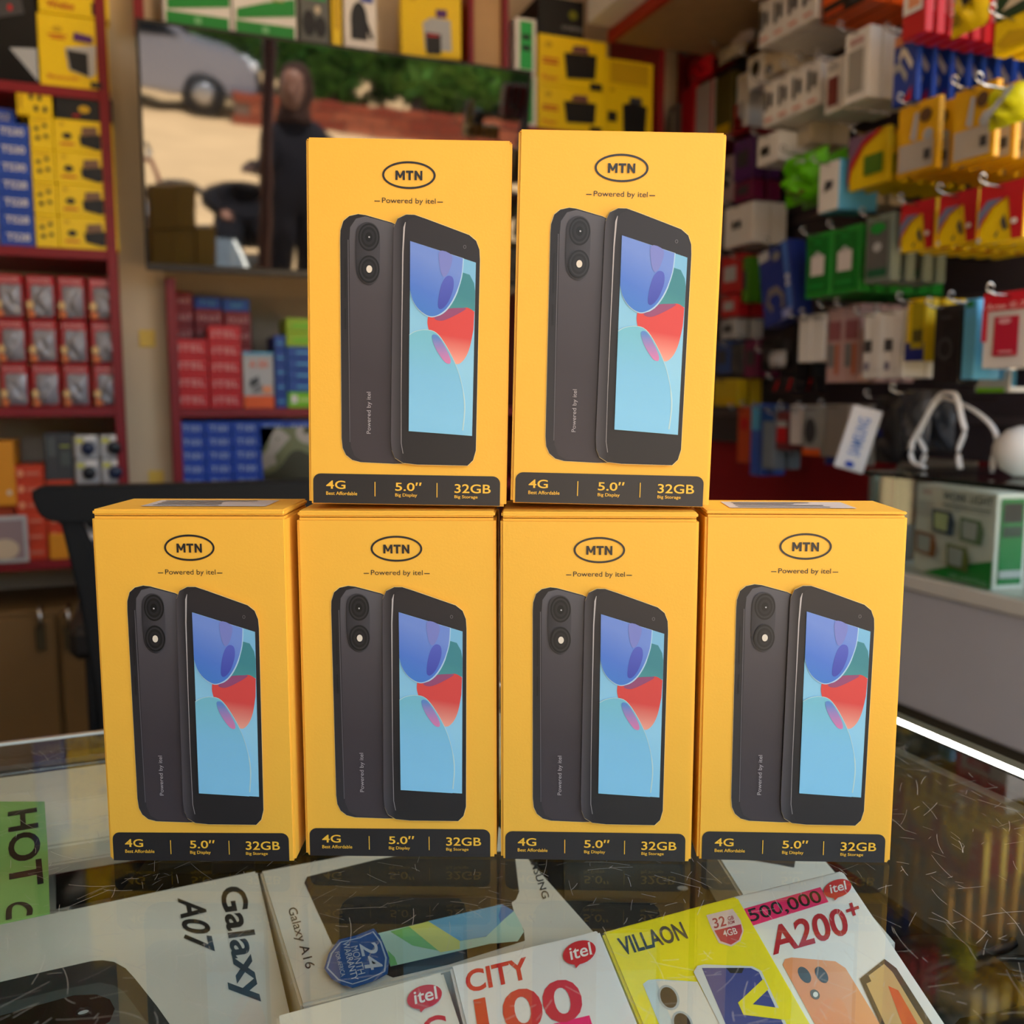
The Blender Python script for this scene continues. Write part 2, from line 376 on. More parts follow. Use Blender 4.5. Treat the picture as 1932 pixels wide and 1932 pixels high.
    ph.line(UP([(520, 1300), (521, 1560), (530, 1612)]), 3*k_, (150, 146, 148)); ph.line(UP([(538, 474), (532, 500), (526, 620), (522, 1000), (520, 1300)]), [2*k_, 8*k_, 6*k_, 3*k_, 2*k_], (188, 182, 182))
    x, y = U(820, 588); ph.ring(x, y, 7*k_, 9*k_, 2*k_, (120, 116, 120), 16)
    sc = Print(.00006); sc.l = ph.l
    scr_ = [(561, 565), (874, 663), (866, 1517), (558, 1498)]
    sc.poly(UP(scr_), GR((140, 206, 240), (128, 190, 226), (.3, 0, 1), U(0, 1500)[1], U(0, 700)[1], mid=(150, 210, 240)))
    teal = [(780, 760), (812, 712), (845, 722), (866, 762), (872, 800), (871, 898), (830, 892), (770, 905), (730, 900)]
    sc.poly(UP(teal), GR((84, 164, 160), (66, 138, 150), (.4, 0, 1), U(0, 900)[1], U(0, 720)[1]))
    heart = smooth_pts([(648, 925), (646, 968), (664, 1025), (710, 1095), (760, 1142), (793, 1160), (826, 1132), (850, 1075), (866, 990)], False)+[(870, 900)]+smooth_pts([(868, 900), (835, 882), (790, 892), (745, 915), (700, 922), (648, 925)], False)
    sc.poly(UP(heart), GR((246, 182, 164), (218, 76, 74), (.15, 0, 1), U(0, 1150)[1], U(0, 990)[1]))
    sc.poly(UP(smooth_pts([(690, 918), (740, 890), (800, 884), (830, 888), (770, 925), (715, 948), (680, 940)])), M((150, 78, 120), .45, noise=0))
    blob = [(561, 565), (812, 644)]+smooth_pts([(812, 646), (804, 735), (775, 825), (735, 890), (690, 922), (650, 925), (605, 895), (575, 850), (561, 800)], False)
    sc.poly(UP([(x+(5 if x > 700 else 0), y+(5 if y > 800 else 0)) for x, y in blob if True]), (176, 210, 236))
    sc.poly(UP(blob), GR((68, 130, 210), (116, 146, 220), (.5, 0, 1), U(0, 900)[1]-.002, U(0, 600)[1], mid=(84, 126, 214)))
    sc.poly(UP(smooth_pts([(740, 730), (766, 740), (768, 790), (745, 855), (715, 890), (696, 880), (700, 820), (716, 760)])), GR((70, 82, 180), (88, 100, 196), (0, 0, 1), U(0, 880)[1], U(0, 740)[1]))
    sc.poly(UP(smooth_pts([(700, 612), (760, 632), (750, 700), (725, 735), (705, 700)])), M((124, 134, 206), .45, noise=0))
    circ = smooth_pts([(559, 1020), (590, 1002), (640, 994), (690, 1010), (740, 1078), (790, 1180), (820, 1290), (829, 1390), (818, 1513)], False)
    sc.poly(UP(circ+[(558, 1498)]), GR((136, 204, 242), (122, 194, 216), (.2, 0, 1), U(0, 1400)[1], U(0, 1010)[1], mid=(130, 198, 236)))
    sc.line(UP(circ[:-1]), [3*k_]*(len(circ)-8)+[6*k_]*7, (190, 222, 226))
    sc.poly(UP(smooth_pts([(670, 1020), (695, 1022), (728, 1070), (756, 1130), (756, 1158), (730, 1150), (692, 1096), (672, 1050)])), GR((214, 130, 180), (96, 140, 206), (0, 0, 1), U(0, 1150)[1], U(0, 1030)[1]))
    br = Print(); x0, yb = U(86, 1878); x1, yt = U(1006, 1722); r = .0032
    br.poly([(x0, .0004), (x1, .0004)]+[(x1-r+r*cos(a), yt-r+r*sin(a)) for a in [i*pi/12 for i in range(7)]]+[(x0+r+r*cos(a), yt-r+r*sin(a)) for a in [pi/2+i*pi/12 for i in range(7)]], BARM)
    bt = Print(); bt.l = br.l+.0001
    for s, a, b, c, d, bo in (('4G', 150, 1800, 245, 1757, .012), ('Best Affordable', 150, 1831, 303, 1813, .008), ('5.0″', 490, 1804, 620, 1760, .012), ('Big Display', 490, 1838, 598, 1817, .008), ('32GB', 782, 1810, 960, 1764, .012), ('Big Storage', 782, 1841, 896, 1821, .008)):
        bt.text(s, *U(a, b), *U(c, d), YINK, bo)
    for x in (391, 696): bt.rect(*U(x-2, 1834), *U(x+2, 1760), YINK)
    return [('logo', lo), ('tagline', tg), ('phone_picture', ph), ('screen_picture', sc), ('spec_bar', br), ('spec_lettering', bt)]
BPM = [(n, p.mesh()) for n, p in box_prints()]
def phone_box(label, loc, yaw, h=CH_, w=CW, lid=.0026, roll=0, sticker=None, pitch=0, gap=.0004):
    t = thing('phone_box', label, 'box', None, loc, (pitch, roll, yaw), 'stacked yellow phone boxes')
    obj('carton_body', cube(w, CD, h-lid-gap, YEL, .0011, 2), t)
    lm = cube(w-.0008, CD-.0006, lid, YEL, .0011, 3, at=(0, .0001, h-lid)); obj('lid', lm, t)
    obj('tuck_flap', cube(w-.006, CD-.006, .003, M((150, 96, 20), .7), 0, at=(0, .003, h-lid-.002)), t)
    for n, me in BPM:
        o = obj(n, me, t); o.scale = (w/CW, 1, (h-lid)/(CH_-.0005))
    if sticker:
        a, b = sticker; p = Print(); p.rect(a, .010, b, .034, M((214, 206, 206), .4, noise=0))
        for i in range(4): p.rect(a+.004, .013+i*.005, a+(b-a)*rnd.uniform(.5, .9), .0148+i*.005, 'dgrey')
        p.on('barcode_sticker', t, lambda x, y, l: (x, y, h+l), 'white barcode sticker on the lid')
    return t
def place_bottom(label, bl, br, h, **kw):
    a, b = on('Z', *bl, TOP), on('Z', *br, TOP); c = (a+b)/2; d = b-a
    return phone_box(label, (c.x, c.y, TOP+.0002), atan2(d.y, d.x), h, (d.length)*1.0, **kw)
place_bottom('yellow phone box at the left end of the bottom row, nothing stacked on it', (207, 1625), (558, 1627), .1560, sticker=(-.024, .030))
place_bottom('yellow phone box second from the left in the bottom row', (577, 1616), (937, 1619), .1548)
place_bottom('yellow phone box third from the left in the bottom row', (945, 1622), (1304, 1628), .1548)
place_bottom('yellow phone box at the right end of the bottom row beside the light strip', (1315, 1623), (1680, 1630), .1552, lid=.0012, sticker=(-.030, .024))
def place_top(label, pc, wpx, h, dep, roll, yaw):
    fwd = Vector((sin(YAW), cos(YAW), 0)); rt = Vector((cos(YAW), -sin(YAW), 0))
    x = (pc[0]-966)/F_PX*(dep*cos(PITCH)+(.2036-.157)*sin(PITCH)*1)
    c = fwd*dep+rt*x; zc = dep*1.0
    return phone_box(label, (c.x, c.y, TOP+.1562+sin(abs(roll))*CW/2), -YAW+yaw, h, .0848, lid=.0004, roll=roll, gap=-.0012)
place_top('upper left of the two yellow phone boxes on the top row', (769, 950), 372, .1506, .404, radians(1.0), radians(0))
place_top('upper right of the two yellow phone boxes on the top row, slightly taller', (1150, 951), 376, .1530, .402, radians(1.3), radians(-1))
# ------------------------------------------------------------------ shelving along the back wall
SY = 2.20
def XZ(px, py, Y=SY):
    p = on('Y', px, py, Y); return p.x, p.z
redm = M((128, 12, 26), .45, .4, noise=.06, nscale=12)
woodm = M((112, 84, 46), .55, noise=.12, nscale=7)
zA, zB, zC, zD = XZ(100, 161)[1], XZ(120, 468)[1], XZ(120, 768)[1], XZ(80, 1057)[1]
x0, x1 = -.80, XZ(222, 500)[0]
un = thing('shelf_unit', 'dark red shelf unit left of the cream pillar, full of small boxes', 'shelves', None, (-.4, BW, 0))
def upart(u, name, me, label=None): return obj(name, me, u, -u.location, label=label)
upart(un, 'upright', span(x1-.020, SY, .71, x1, BW-.005, 2.55, redm))
upart(un, 'upright', span(x0, SY, .71, x0+.02, BW-.005, 2.55, redm))
for z in (zA, zB, zC, zD): upart(un, 'shelf', span(x0+.02, SY, z-.020, x1-.020, BW-.02, z, redm))
upart(un, 'shelf', span(x0+.02, SY, 2.15, x1-.020, BW-.02, 2.17, redm))
upart(un, 'back_panel', span(x0+.02, BW-.02, .70, x1-.02, BW-.005, 2.55, M((206, 190, 168), .7), 0))
# low wooden cabinet under it
lc = thing('low_cabinet', 'brown wooden low cabinet with two doors under the left shelves', 'cabinet', None, (-.4, BW, 0))
upart(lc, 'cabinet_body', span(-.80, SY+.02, 0, .62, BW-.005, .70, woodm, .002))
zt = .70; xs = [-.80, -.46, XZ(108, 1180)[0], .22, .62]
for i in range(4):
    dr = upart(lc, 'door', span(xs[i]+.004, SY, .06, xs[i+1]-.004, SY+.019, zt-.012, woodm, .003))
    hx, hz = XZ((78, 131)[i == 2], 1160) if i in (1, 2) else ((xs[i]+xs[i+1])/2, .6)
    hp = obj('handle', tube([(hx, SY-.004, hz-.02), (hx, SY-.026, hz-.018), (hx, SY-.03, hz), (hx, SY-.026, hz+.018), (hx, SY-.004, hz+.02)], .006, M((190, 190, 190), .2, metal=1)), dr)
    kp = obj('key_tag', span(hx-.012, SY-.012, hz-.075, hx+.006, SY-.004, hz-.022, M((54, 46, 22), .6), .002), dr)
# yellow notes stuck on the pillar
for i, (a, b, c, d) in enumerate(((262, 622, 294, 655), (280, 888, 310, 910))):
    X0, Z1 = XZ(a, b, BW-.25); X1, Z0 = XZ(c, d, BW-.25)
    thing('paper_note', ('upper', 'lower')[i]+' yellow paper note stuck on the cream pillar', 'note', span(X0, BW-.2535, Z0, X1, BW-.2505, Z1, P_((206, 172, 70)), 0), group='notes on the pillar')
struct('wall_pillar', span(x1+.001, BW-.25, .705, XZ(317, 640)[0]-.001, BW, 2.75, wallm, 0))

MY = 350
def sbox(name, label, cat, L, T, R, B, col, ops=(), Y=SY, zb=None, d=.12, group=None, yaw=0, ht=None, rough=.4, dy=.004):
    mx, my = (L+R)/2, ((T+B)/2 if T or B else MY)
    X0, X1 = XZ(L, my, Y)[0], XZ(R, my, Y)[0]; Z1, Z0 = XZ(mx, T, Y)[1], XZ(mx, B, Y)[1]
    if zb is not None: Z0 = zb
    if ht: Z1 = Z0+ht
    return carton(name, label, cat, ((X0+X1)/2, Y+dy, Z0+.0003), X1-X0-.0012, d, Z1-Z0-.0006, col, ops, yaw, group, rough)
SPK = [('e', .14, .86, .03, .05, 'dyellow'), ('r', .08, .18, .3, .23, 'red')]
big = [('e', .28, .80, .07, .04, 'dyellow'), ('r', .14, .70, .42, .72, 'dorange'), ('r', .18, .66, .38, .68, 'dorange'), ('p', [(.38, .55), (.82, .62), (.80, .22), (.72, .16), (.42, .24)], 'lgrey'), ('p', [(.40, .52), (.70, .50), (.70, .17), (.44, .25)], 'black'), ('p', [(.50, .66), (.78, .64), (.78, .74), (.52, .78)], 'purple'), ('t', 'Bluetooth', .12, .10, .55, .15, 'red'), ('r', .72, .02, .88, .10, 'black')]
sbox('speaker_box', 'tall yellow speaker box on the upper left shelf beside the black box', 'box', 72, 30, 205, 172, 'yellow', big, zb=zA, d=.18)
sbox('speaker_box', 'yellow speaker box lying on top of the tall yellow one, cut by the frame top', 'box', 70, -70, 204, 30, 'yellow', [('r', .75, .05, .9, .3, 'black'), ('t', 'Wireless', .12, .1, .5, .25, 'dorange')], zb=XZ(140, 29)[1], d=.18)
o = sbox('appliance_box', 'black glossy box at the top left corner with a grey picture', 'box', -40, -60, 69, 152, 'black', [('p', [(.3, .55), (.8, .62), (.7, .95), (.2, .9)], 'dgrey'), ('e', .55, .66, .04, .03, 'red')], zb=zA, d=.18, rough=.2)
add_print(o, 'printed_corner', [('p', [(.5, .30), (.98, .02), (.98, .32)], 'silver')])
# row B
G = 'small boxes on the second shelf of the left unit'
for i in range(7):
    t = 'TS28' if i < 4 else 'TS30'
    sbox('earphone_box', f'blue box lettered {t}, {ORD[i]} from the bottom of the blue stack', 'box', -8, 0, 60, 0, (34, 72, 168) if i < 4 else (40, 78, 176), [('t', t, .2, .3, .86, .72, 'white')], zb=zB+i*.0342, ht=.0342, d=.14, group=G)
sbox('earphone_box', 'dark blue box set back on top of the blue stack, lettered TS', 'box', -20, 0, 34, 0, 'blue', [('t', 'TS2', .2, .3, .8, .7, 'lgrey')], zb=zB+7*.0342, ht=.034, d=.1, dy=.03, group=G)
sm = [('e', .3, .62, .1, .07, 'black'), ('e', .66, .72, .1, .06, 'black'), ('e', .34, .34, .1, .07, 'black'), ('e', .7, .40, .1, .06, 'black'), ('r', .15, .86, .8, .89, 'dyellow')]
wd = [('e', .14, .84, .04, .06, 'dyellow'), ('e', .22, .48, .08, .1, 'black'), ('r', .1, .2, .34, .26, 'dorange'), ('p', [(.42, .50), (.78, .58), (.78, .14), (.72, .10), (.44, .22)], 'black'), ('p', [(.46, .52), (.74, .56), (.72, .82), (.48, .78)], (120, 88, 66)), ('l', [(.80, .3), (.88, .26), (.94, .12)], .012, 'black')]
for i in range(4):
    sbox('gadget_box', f'narrow yellow box with four dark gadgets, {ORD[i]} from the bottom of its stack', 'box', 61, 0, 106, 0, 'yellow', sm, zb=zB+i*.0645, ht=.0645, d=.14, group=G)
    sbox('speaker_box', f'wide yellow box picturing a black speaker, {ORD[i]} from the bottom of its stack', 'box', 106, 0, 219, 0, 'yellow', wd, zb=zB+i*.0645, ht=.0645, d=.14, group=G)
sbox('gadget_box', 'small yellow box standing on the narrow yellow stack, four black buds printed', 'box', 30, 172, 98, 218, 'yellow', [('e', .42, .72, .06, .12, 'black'), ('e', .66, .7, .06, .12, 'black'), ('e', .55, .28, .06, .12, 'black'), ('e', .8, .26, .06, .12, 'black'), ('r', .1, .2, .16, .8, 'dyellow')], zb=zB+.0645*4, d=.10, ht=.05)
sbox('speaker_box', 'flat black box with a small yellow emblem on the wide yellow stack', 'box', 103, 184, 213, 228, 'black', [('e', .5, .45, .1, .16, 'dyellow'), ('r', .3, .12, .42, .2, 'red')], zb=zB+.0645*4, ht=.047, d=.13)
# row C: red blister pouches, three rows of four
pr = M((168, 14, 30), .3, .5, noise=.06)
bl = M((146, 144, 152), .16, .8, noise=.5, nscale=22)  # pale grey carries the glare of the clear windows in its colour
prow = [(512, 596), (601, 684), (684, 766)]; pcol = [(-8, 49), (51, 109), (111, 166), (169, 229)]
hC = .0905
for r_ in range(3):
    for c_ in range(4):
        L, R = pcol[c_]; X0, X1 = XZ(L, 640)[0], XZ(R, 640)[0]; z0 = zC+.0005+(2-r_)*hC; ww = X1-X0-.003
        lab = f'red pouch with a shiny dark window, {ORD[c_]} from the left in the {("top", "middle", "bottom")[r_]} row'
        t = thing('accessory_pouch', lab, 'pouch', cube(ww, .05, hC-.002, pr, .003, at=(0, .012, 0)), ((X0+X1)/2, SY+.004, z0), group='red pouches on the third shelf of the left unit')
        obj('window_bag', pouch(ww*.84, .026, hC*.74, bl, (r_*4+c_) % 5, .3), t, (.002, 0, .003))
        obj('printed_header', far_print(ww, hC, [('t', 'POWER', .12, .80, .88, .92, (222, 150, 150))], .0004), t, (0, .0115, 0))
        p = far_print(ww, hC, [('e', .15, .30, .12, .1, (214, 176, 120)), ('e', .18, .10, .14, .08, (200, 110, 60))], .0005); obj('printed_badge', p, t, (0, -.002, 0))
# row D
MY = 960
G = 'boxes on the lowest open shelf of the left unit'
sbox('carton', 'amber brown carton at the left edge beside the orange stack', 'box', -60, 805, 27, 940, 'amber', [('e', .85, .2, .06, .04, 'cream')], zb=zD+.118, ht=.135, d=.14, group=G)
sbox('carton', 'amber brown carton supporting the one above at the left edge', 'box', -60, 940, 27, 1057, 'dorange', [('r', .2, .4, .8, .5, 'cream')], zb=zD, ht=.118, d=.14, dy=.03, group=G)
for i in range(6):
    for j, (L, R) in enumerate(((28, 86), (87, 140))):
        if j == 1 and i > 4: continue
        sbox('accessory_box', f'flat orange-red box, {ORD[i]} from the bottom of the {("left", "right")[j]} orange stack', 'box', L, 0, R, 0, (196, 62, 34), [('e', .22, .5, .1, .22, 'salmon'), ('r', .4, .4, .85, .56, (206, 120, 96))], zb=zD+i*.0335, ht=.0335, d=.12, dy=.012, group=G)
sbox('accessory_box', 'small amber box in front of the right orange stack', 'box', 92, 985, 128, 1040, 'amber', [], zb=zD, ht=.055, d=.008, dy=-.0, group=G)
sbox('screen_guard_box', 'dark grey upright box on the orange stack beside the watches', 'box', 82, 800, 137, 895, 'dgrey', [('r', .1, .5, .4, .9, (80, 84, 84)), ('r', .55, .7, .9, .74, (150, 160, 60)), ('r', .55, .3, .9, .6, (76, 82, 80))], zb=zD+.0335*5, ht=.1, d=.08, dy=.012, group=G)
wm = M((180, 180, 184), .15, .6, noise=.12, nscale=40)
for j, (L, R, n) in enumerate(((139, 187, 5), (188, 237, 5))):
    for i in range(n):
        X0, X1 = XZ(L, 860)[0], XZ(R, 860)[0]; ww = X1-X0-.002; hh = .0525
        t = thing('watch_pack', f'clear watch pack, {ORD[i]} from the bottom of the {("left", "right")[j]} watch stack', 'watch pack', cube(ww, .05, hh-.001, wm, .004), ((X0+X1)/2, SY+.004, zD+.0005+i*hh), group='watch packs on the lowest open shelf')
        obj('watch_dial', lathe([(.011, 0), (.014, .003), (.014, .007), (.009, .009)], M((24, 26, 34) if (i+j) % 2 else (30, 40, 70), .3), 14), t, (.004, 0, hh*.45), (pi/2, 0, 0))
        obj('price_sticker', far_print(ww, hh, [('r', .08, .66, .4, .86, (200, 196, 90)), ('r', .45, .74, .92, .96, 'white')]), t)
p = sbox('photo_box', 'pale framed picture box at the left edge in front of orange boxes', 'box', -60, 962, 52, 1053, 'lgrey', [('r', .06, .08, .94, .92, (140, 120, 124)), ('e', .6, .3, .25, .22, (196, 176, 150))], Y=SY-.012, zb=zD, ht=.098, d=.012, dy=0)

# ------------------------------------------------------------------ middle unit under the television
xm0, xm1 = XZ(317, 640)[0], .93
um = thing('shelf_unit', 'dark red shelf unit under the television holding red and blue boxes', 'shelves', None, (.5, BW, 0))
upart(um, 'upright', span(xm0, SY, .70, xm0+.02, BW-.005, XZ(320, 524)[1], redm)); upart(um, 'upright', span(xm1, SY, .70, xm1+.02, BW-.005, 1.42, redm))
zM = XZ(450, 770)[1]; zN = XZ(450, 922)[1]
for z in (zM, zN): upart(um, 'shelf', span(xm0+.02, SY, z-.020, xm1, BW-.02, z, redm))
upart(um, 'back_panel', span(xm0+.02, BW-.02, .70, xm1, BW-.005, 1.40, M((176, 160, 138), .7), 0))
MY = 690; G = 'boxes on the shelf under the television'
RT = lambda s: [('t', s, .12, .3, .9, .68, (220, 150, 150))]
def stack(name, lab, L, R, col, n, ht, ops, zb, group, d=.13, dy=.004, Y=SY, k0=0):
    for i in range(n):
        sbox(name, f'{lab}, {ORD[i+k0]} from the bottom', 'box', L, 700, R, 700, col, ops, Y=Y, zb=zb+i*ht, ht=ht, d=d, group=group, dy=dy)
stack('phone_carton', 'flat red box in the front left red stack', 331, 394, 'red', 4, .0375, RT('ITEL'), zM, G, .11)
stack('phone_carton', 'flat red box in the front right red stack', 395, 457, 'red', 5, .0362, RT('ITEL'), zM, G, .11)
stack('phone_carton', 'dark red box in the rear left column', 322, 376, (150, 18, 30), 7, .0378, RT('itel'), zM, G, .1, .135, k0=0)
stack('phone_carton', 'dark red box in the rear middle column', 378, 434, (150, 18, 30), 6, .0378, RT('itel'), zM, G, .1, .135)
stack('phone_carton', 'dark red box in the rear right column', 437, 490, (150, 18, 30), 6, .0372, RT('itel'), zM, G, .1, .135)
sbox('phone_carton', 'small blue box on top of the rear middle red column', 'box', 378, 0, 432, 0, 'blue', [('t', 'T101', .2, .3, .8, .7, 'sky')], zb=zM+6*.0378, ht=.028, d=.1, dy=.135, group=G)
sbox('phone_carton', 'small blue box on top of the rear right red column', 'box', 434, 0, 488, 0, (30, 84, 180), [('t', 'itel', .3, .3, .7, .7, 'sky')], zb=zM+6*.0372, ht=.03, d=.1, dy=.135, group=G)
sbox('phone_carton', 'upright white phone box with an orange foot beside the red stacks', 'box', 459, 650, 517, 768, 'lgrey', [('r', 0, 0, 1, .22, 'orange'), ('t', 'A 50', .2, .72, .8, .86, (226, 110, 70)), ('p', [(.2, .5), (.5, .58), (.5, .44), (.2, .36)], 'dgrey'), ('p', [(.3, .36), (.6, .44), (.6, .30), (.3, .26)], 'grey'), ('r', .62, .26, .92, .40, 'salmon'), ('r', 0, .96, 1, 1, 'sky')], zb=zM, ht=.124, d=.06)
stack('phone_carton', 'deep blue box in the blue column beside the white phone box', 519, 541, (26, 66, 150), 5, .0325, [('r', .2, .4, .8, .5, 'sky')], zM, G)
sbox('phone_carton', 'bright green box at the foot of the right blue column', 'box', 542, 0, 600, 0, 'lime', [('r', .1, .3, .3, .8, 'white'), ('r', .35, .4, .9, .6, (190, 225, 130))], zb=zM, ht=.036, d=.12, group=G)
stack('phone_carton', 'blue box in the right blue column', 542, 600, (28, 74, 160), 4, .0255, [('r', .3, .4, .9, .55, 'sky')], zM+.036, G)
for i in range(2): sbox('phone_carton', ('lower', 'upper')[i]+' green box on top of the right blue column', 'box', 542, 0, 600, 0, (150, 185, 20), [('r', .2, .3, .8, .6, 'lime')], zb=zM+.036+4*.0255+i*.032, ht=.032, d=.12, group=G)
MY = 850; G = 'blue phone boxes on the lower shelf under the television'
for c_ in range(5):
    for i in range(5):
        sbox('phone_carton', f'blue box lettered T101, {ORD[c_]} column from the left, {ORD[i]} from the bottom', 'box', 336+c_*51, 0, 336+c_*51+51, 0, (30, 68, 168), [('t', 'T101', .2, .28, .86, .72, (170, 186, 214))], zb=zN+i*.0302, ht=.0302, d=.16, group=G)

# ------------------------------------------------------------------ the television
a, b, c = tvhit(255, 33), tvhit(1005, 130), TVP
tw, th = b.x-a.x, (a-c).length; tvx = (a.x+b.x)/2
tv = thing('television', 'large wall-mounted flat television, switched off and mirroring the street', 'television', None, (tvx, c.y, c.z), (TILT, 0, 0))
bez = M((14, 14, 15), .35); scrm = bpy.data.materials.new('tv_glass'); scrm.use_nodes = True
bs = scrm.node_tree.nodes['Principled BSDF']; bs.inputs['Base Color'].default_value = (.006, .006, .007, 1); bs.inputs['Roughness'].default_value = .025; bs.inputs['IOR'].default_value = 2.1
tcn = scrm.node_tree.nodes.new('ShaderNodeTexCoord'); nz = scrm.node_tree.nodes.new('ShaderNodeTexNoise'); nz.inputs['Scale'].default_value = 5
bpn = scrm.node_tree.nodes.new('ShaderNodeBump'); bpn.inputs['Strength'].default_value = .04; bpn.inputs['Distance'].default_value = .01
scrm.node_tree.links.new(tcn.outputs['Object'], nz.inputs[0]); scrm.node_tree.links.new(nz.outputs[0], bpn.inputs['Height']); scrm.node_tree.links.new(bpn.outputs[0], bs.inputs['Normal'])
obj('housing', span(-tw/2, .003, 0, tw/2, .035, th, bez, .003), tv)
obj('screen_panel', span(-tw/2+.006, .001, .016, tw/2-.006, .0035, th-.006, scrm, 0), tv, label='glossy black screen')
obj('bezel', span(-tw/2, 0, 0, tw/2, .003, .016, M((40, 40, 42), .3), .001), tv)
for s in (-1, 1): obj('bezel', span(s*tw/2-(.006 if s > 0 else 0), 0, .016, s*tw/2+(.006 if s < 0 else 0), .003, th-.006, bez, .001), tv)
obj('bezel', span(-tw/2, 0, th-.006, tw/2, .003, th, bez, .001), tv)
obj('wall_bracket', span(-.2, .035, .1, .2, .30, .3, bez, 0), tv)

# ------------------------------------------------------------------ shelf above the television and its boxes
zT = XZ(372, 49)[1]
uu = thing('shelf_unit', 'wall shelf above the television with red uprights and a wooden pier', 'shelves', None, (.7, BW, 0))
xr0, xr1, xq0, xq1 = XZ(885, 60)[0], XZ(895, 60)[0], XZ(950, 60)[0], XZ(960, 60)[0]
upart(uu, 'shelf', span(.05, SY, zT-.02, xr0, BW-.02, zT, redm)); upart(uu, 'upright', span(xr0, SY, 1.45, xr1, BW-.02, 2.55, redm)); upart(uu, 'upright', span(xq0, SY, 1.45, xq1, BW-.02, 2.55, redm))
upart(uu, 'pier_panel', span(xr1, SY+.02, 1.45, xq0, SY+.04, 2.55, M((186, 150, 104), .55, noise=.08, nscale=9), 0), 'light wood panel'); upart(uu, 'upright', span(.03, SY, zT-.02, .05, BW-.02, 2.55, redm))
zR = XZ(1130, 252)[1]; xe = XZ(1245, 150)[0]
upart(uu, 'shelf', span(xq1, SY, zR-.02, xe, BW-.02, zR, redm)); upart(uu, 'upright', span(xe, SY, 1.45, xe+.014, BW-.02, 2.55, redm))
upart(uu, 'back_panel', span(.05, BW-.02, 1.45, xe, BW-.005, 2.55, M((200, 180, 150), .7), 0))
wl = [('r', .04, .0, .96, .16, 'green'), ('p', [(.06, .18), (.98, .30), (.98, .52), (.5, .42), (.06, .3)], 'green'), ('r', .45, .04, .55, .12, (120, 190, 130)), ('r', .62, .45, .8, .62, (150, 150, 90)), ('r', .64, .47, .78, .6, (210, 214, 190)), ('r', .3, .5, .46, .66, (110, 70, 40)), ('r', .32, .52, .44, .64, 'lgrey')]
for i, (L, R) in enumerate(((306, 436), (438, 560))): sbox('work_light_box', ('left', 'right')[i]+' white and green work light box on the shelf above the television', 'box', L, -90, R, 50, 'white', wl, zb=zT, ht=.165, d=.12, dy=.01, group='work light boxes above the television')
t = sbox('radio', 'dark metallic radio with a green light above the television', 'radio', 566, 2, 622, 75, (96, 98, 94), [('e', .3, .35, .22, .25, 'black'), ('e', .7, .3, .2, .2, 'black'), ('e', .6, .62, .1, .08, 'cream'), ('r', .1, .8, .9, .98, (60, 160, 90))], zb=zT, ht=.11, d=.1)
sbox('cable_box', 'thin yellow box wedged beside the radio above the television', 'box', 626, -20, 645, 85, 'yellow', [('r', .3, .2, .7, .8, 'dyellow')], zb=zT, ht=.17, d=.12)
sbox('speaker_box', 'white box picturing a black speaker above the television', 'box', 650, 18, 712, 95, 'white', [('e', .45, .5, .26, .34, 'black'), ('r', .2, .15, .7, .5, 'black'), ('p', [(.65, .6), (.9, .2), (.8, .18), (.6, .45)], 'black'), ('r', .5, .84, .88, .94, 'blue')], zb=zT, ht=.118, d=.1)
sbox('speaker_box', 'cream blank box behind the white speaker box above the television', 'box', 700, 15, 742, 95, 'cream', [('r', .2, .2, .8, .3, 'lgrey')], zb=zT, ht=.11, d=.06, dy=.12)
o = sbox('speaker_box', 'large yellow box with a grey speaker picture above the television', 'box', 758, 15, 868, 118, 'yellow', [('p', [(.36, .5), (.5, .58), (.82, .55), (.84, .1), (.4, .1)], 'silver'), ('p', [(.40, .36), (.66, .34), (.66, .04), (.42, .04)], 'black'), ('r', .58, .58, .76, .70, 'purple'), ('r', .42, .3, .62, .33, 'red')], zb=zT, ht=.15, d=.16, yaw=radians(-12), dy=.0)
add_print(o, 'printed_emblem', [('e', .2, .86, .06, .05, 'dyellow')])
t = sbox('work_light_box', 'narrow white and green box standing on end beside the pier', 'box', 972, 22, 1012, 136, 'white', [('r', .2, .06, .82, .94, (40, 170, 80)), ('r', .3, .6, .7, .7, 'black'), ('r', .3, .4, .7, .5, 'black')], zb=XZ(992, 138)[1], ht=.125, d=.1, dy=.0)
sbox('work_light_box', 'narrow white and green box under the one beside the pier', 'box', 972, 140, 1014, 250, 'white', [('r', .2, .06, .82, .94, (40, 150, 70))], zb=zR, ht=XZ(992, 138)[1]-zR-.0003, d=.1)
MY = 150
yb = [('e', .14, .80, .05, .06, 'dyellow'), ('r', .05, .5, .28, .54, 'dorange'), ('r', .05, .42, .28, .46, 'dorange'), ('p', [(.36, .68), (.84, .70), (.82, .22), (.40, .18)], 'black'), ('p', [(.46, .70), (.72, .70), (.70, .86), (.50, .84)], (110, 70, 70)), ('t', 'Power', .05, .1, .26, .2, 'red'), ('r', .74, .0, .92, .14, 'black')]
hb = .118
sbox('speaker_box', 'yellow box picturing a black speaker, lower of the pair behind the upper right phone box', 'box', 1017, 0, 1146, 0, 'yellow', yb, zb=zR, ht=hb-.018, d=.15)
sbox('speaker_box', 'yellow box picturing a black speaker, upper of the pair behind the upper right phone box', 'box', 1017, 0, 1146, 0, 'yellow', yb, zb=zR+hb-.018, ht=hb, d=.15)
sbox('speaker_box', 'black box with a small yellow emblem on top of the yellow pair', 'box', 1020, 0, 1106, 68, 'black', [('e', .75, .6, .1, .12, (110, 110, 20)), ('t', 'oraimo', .5, .2, .95, .34, 'grey')], zb=zR+2*hb-.018, ht=.09, d=.14, dy=.012)
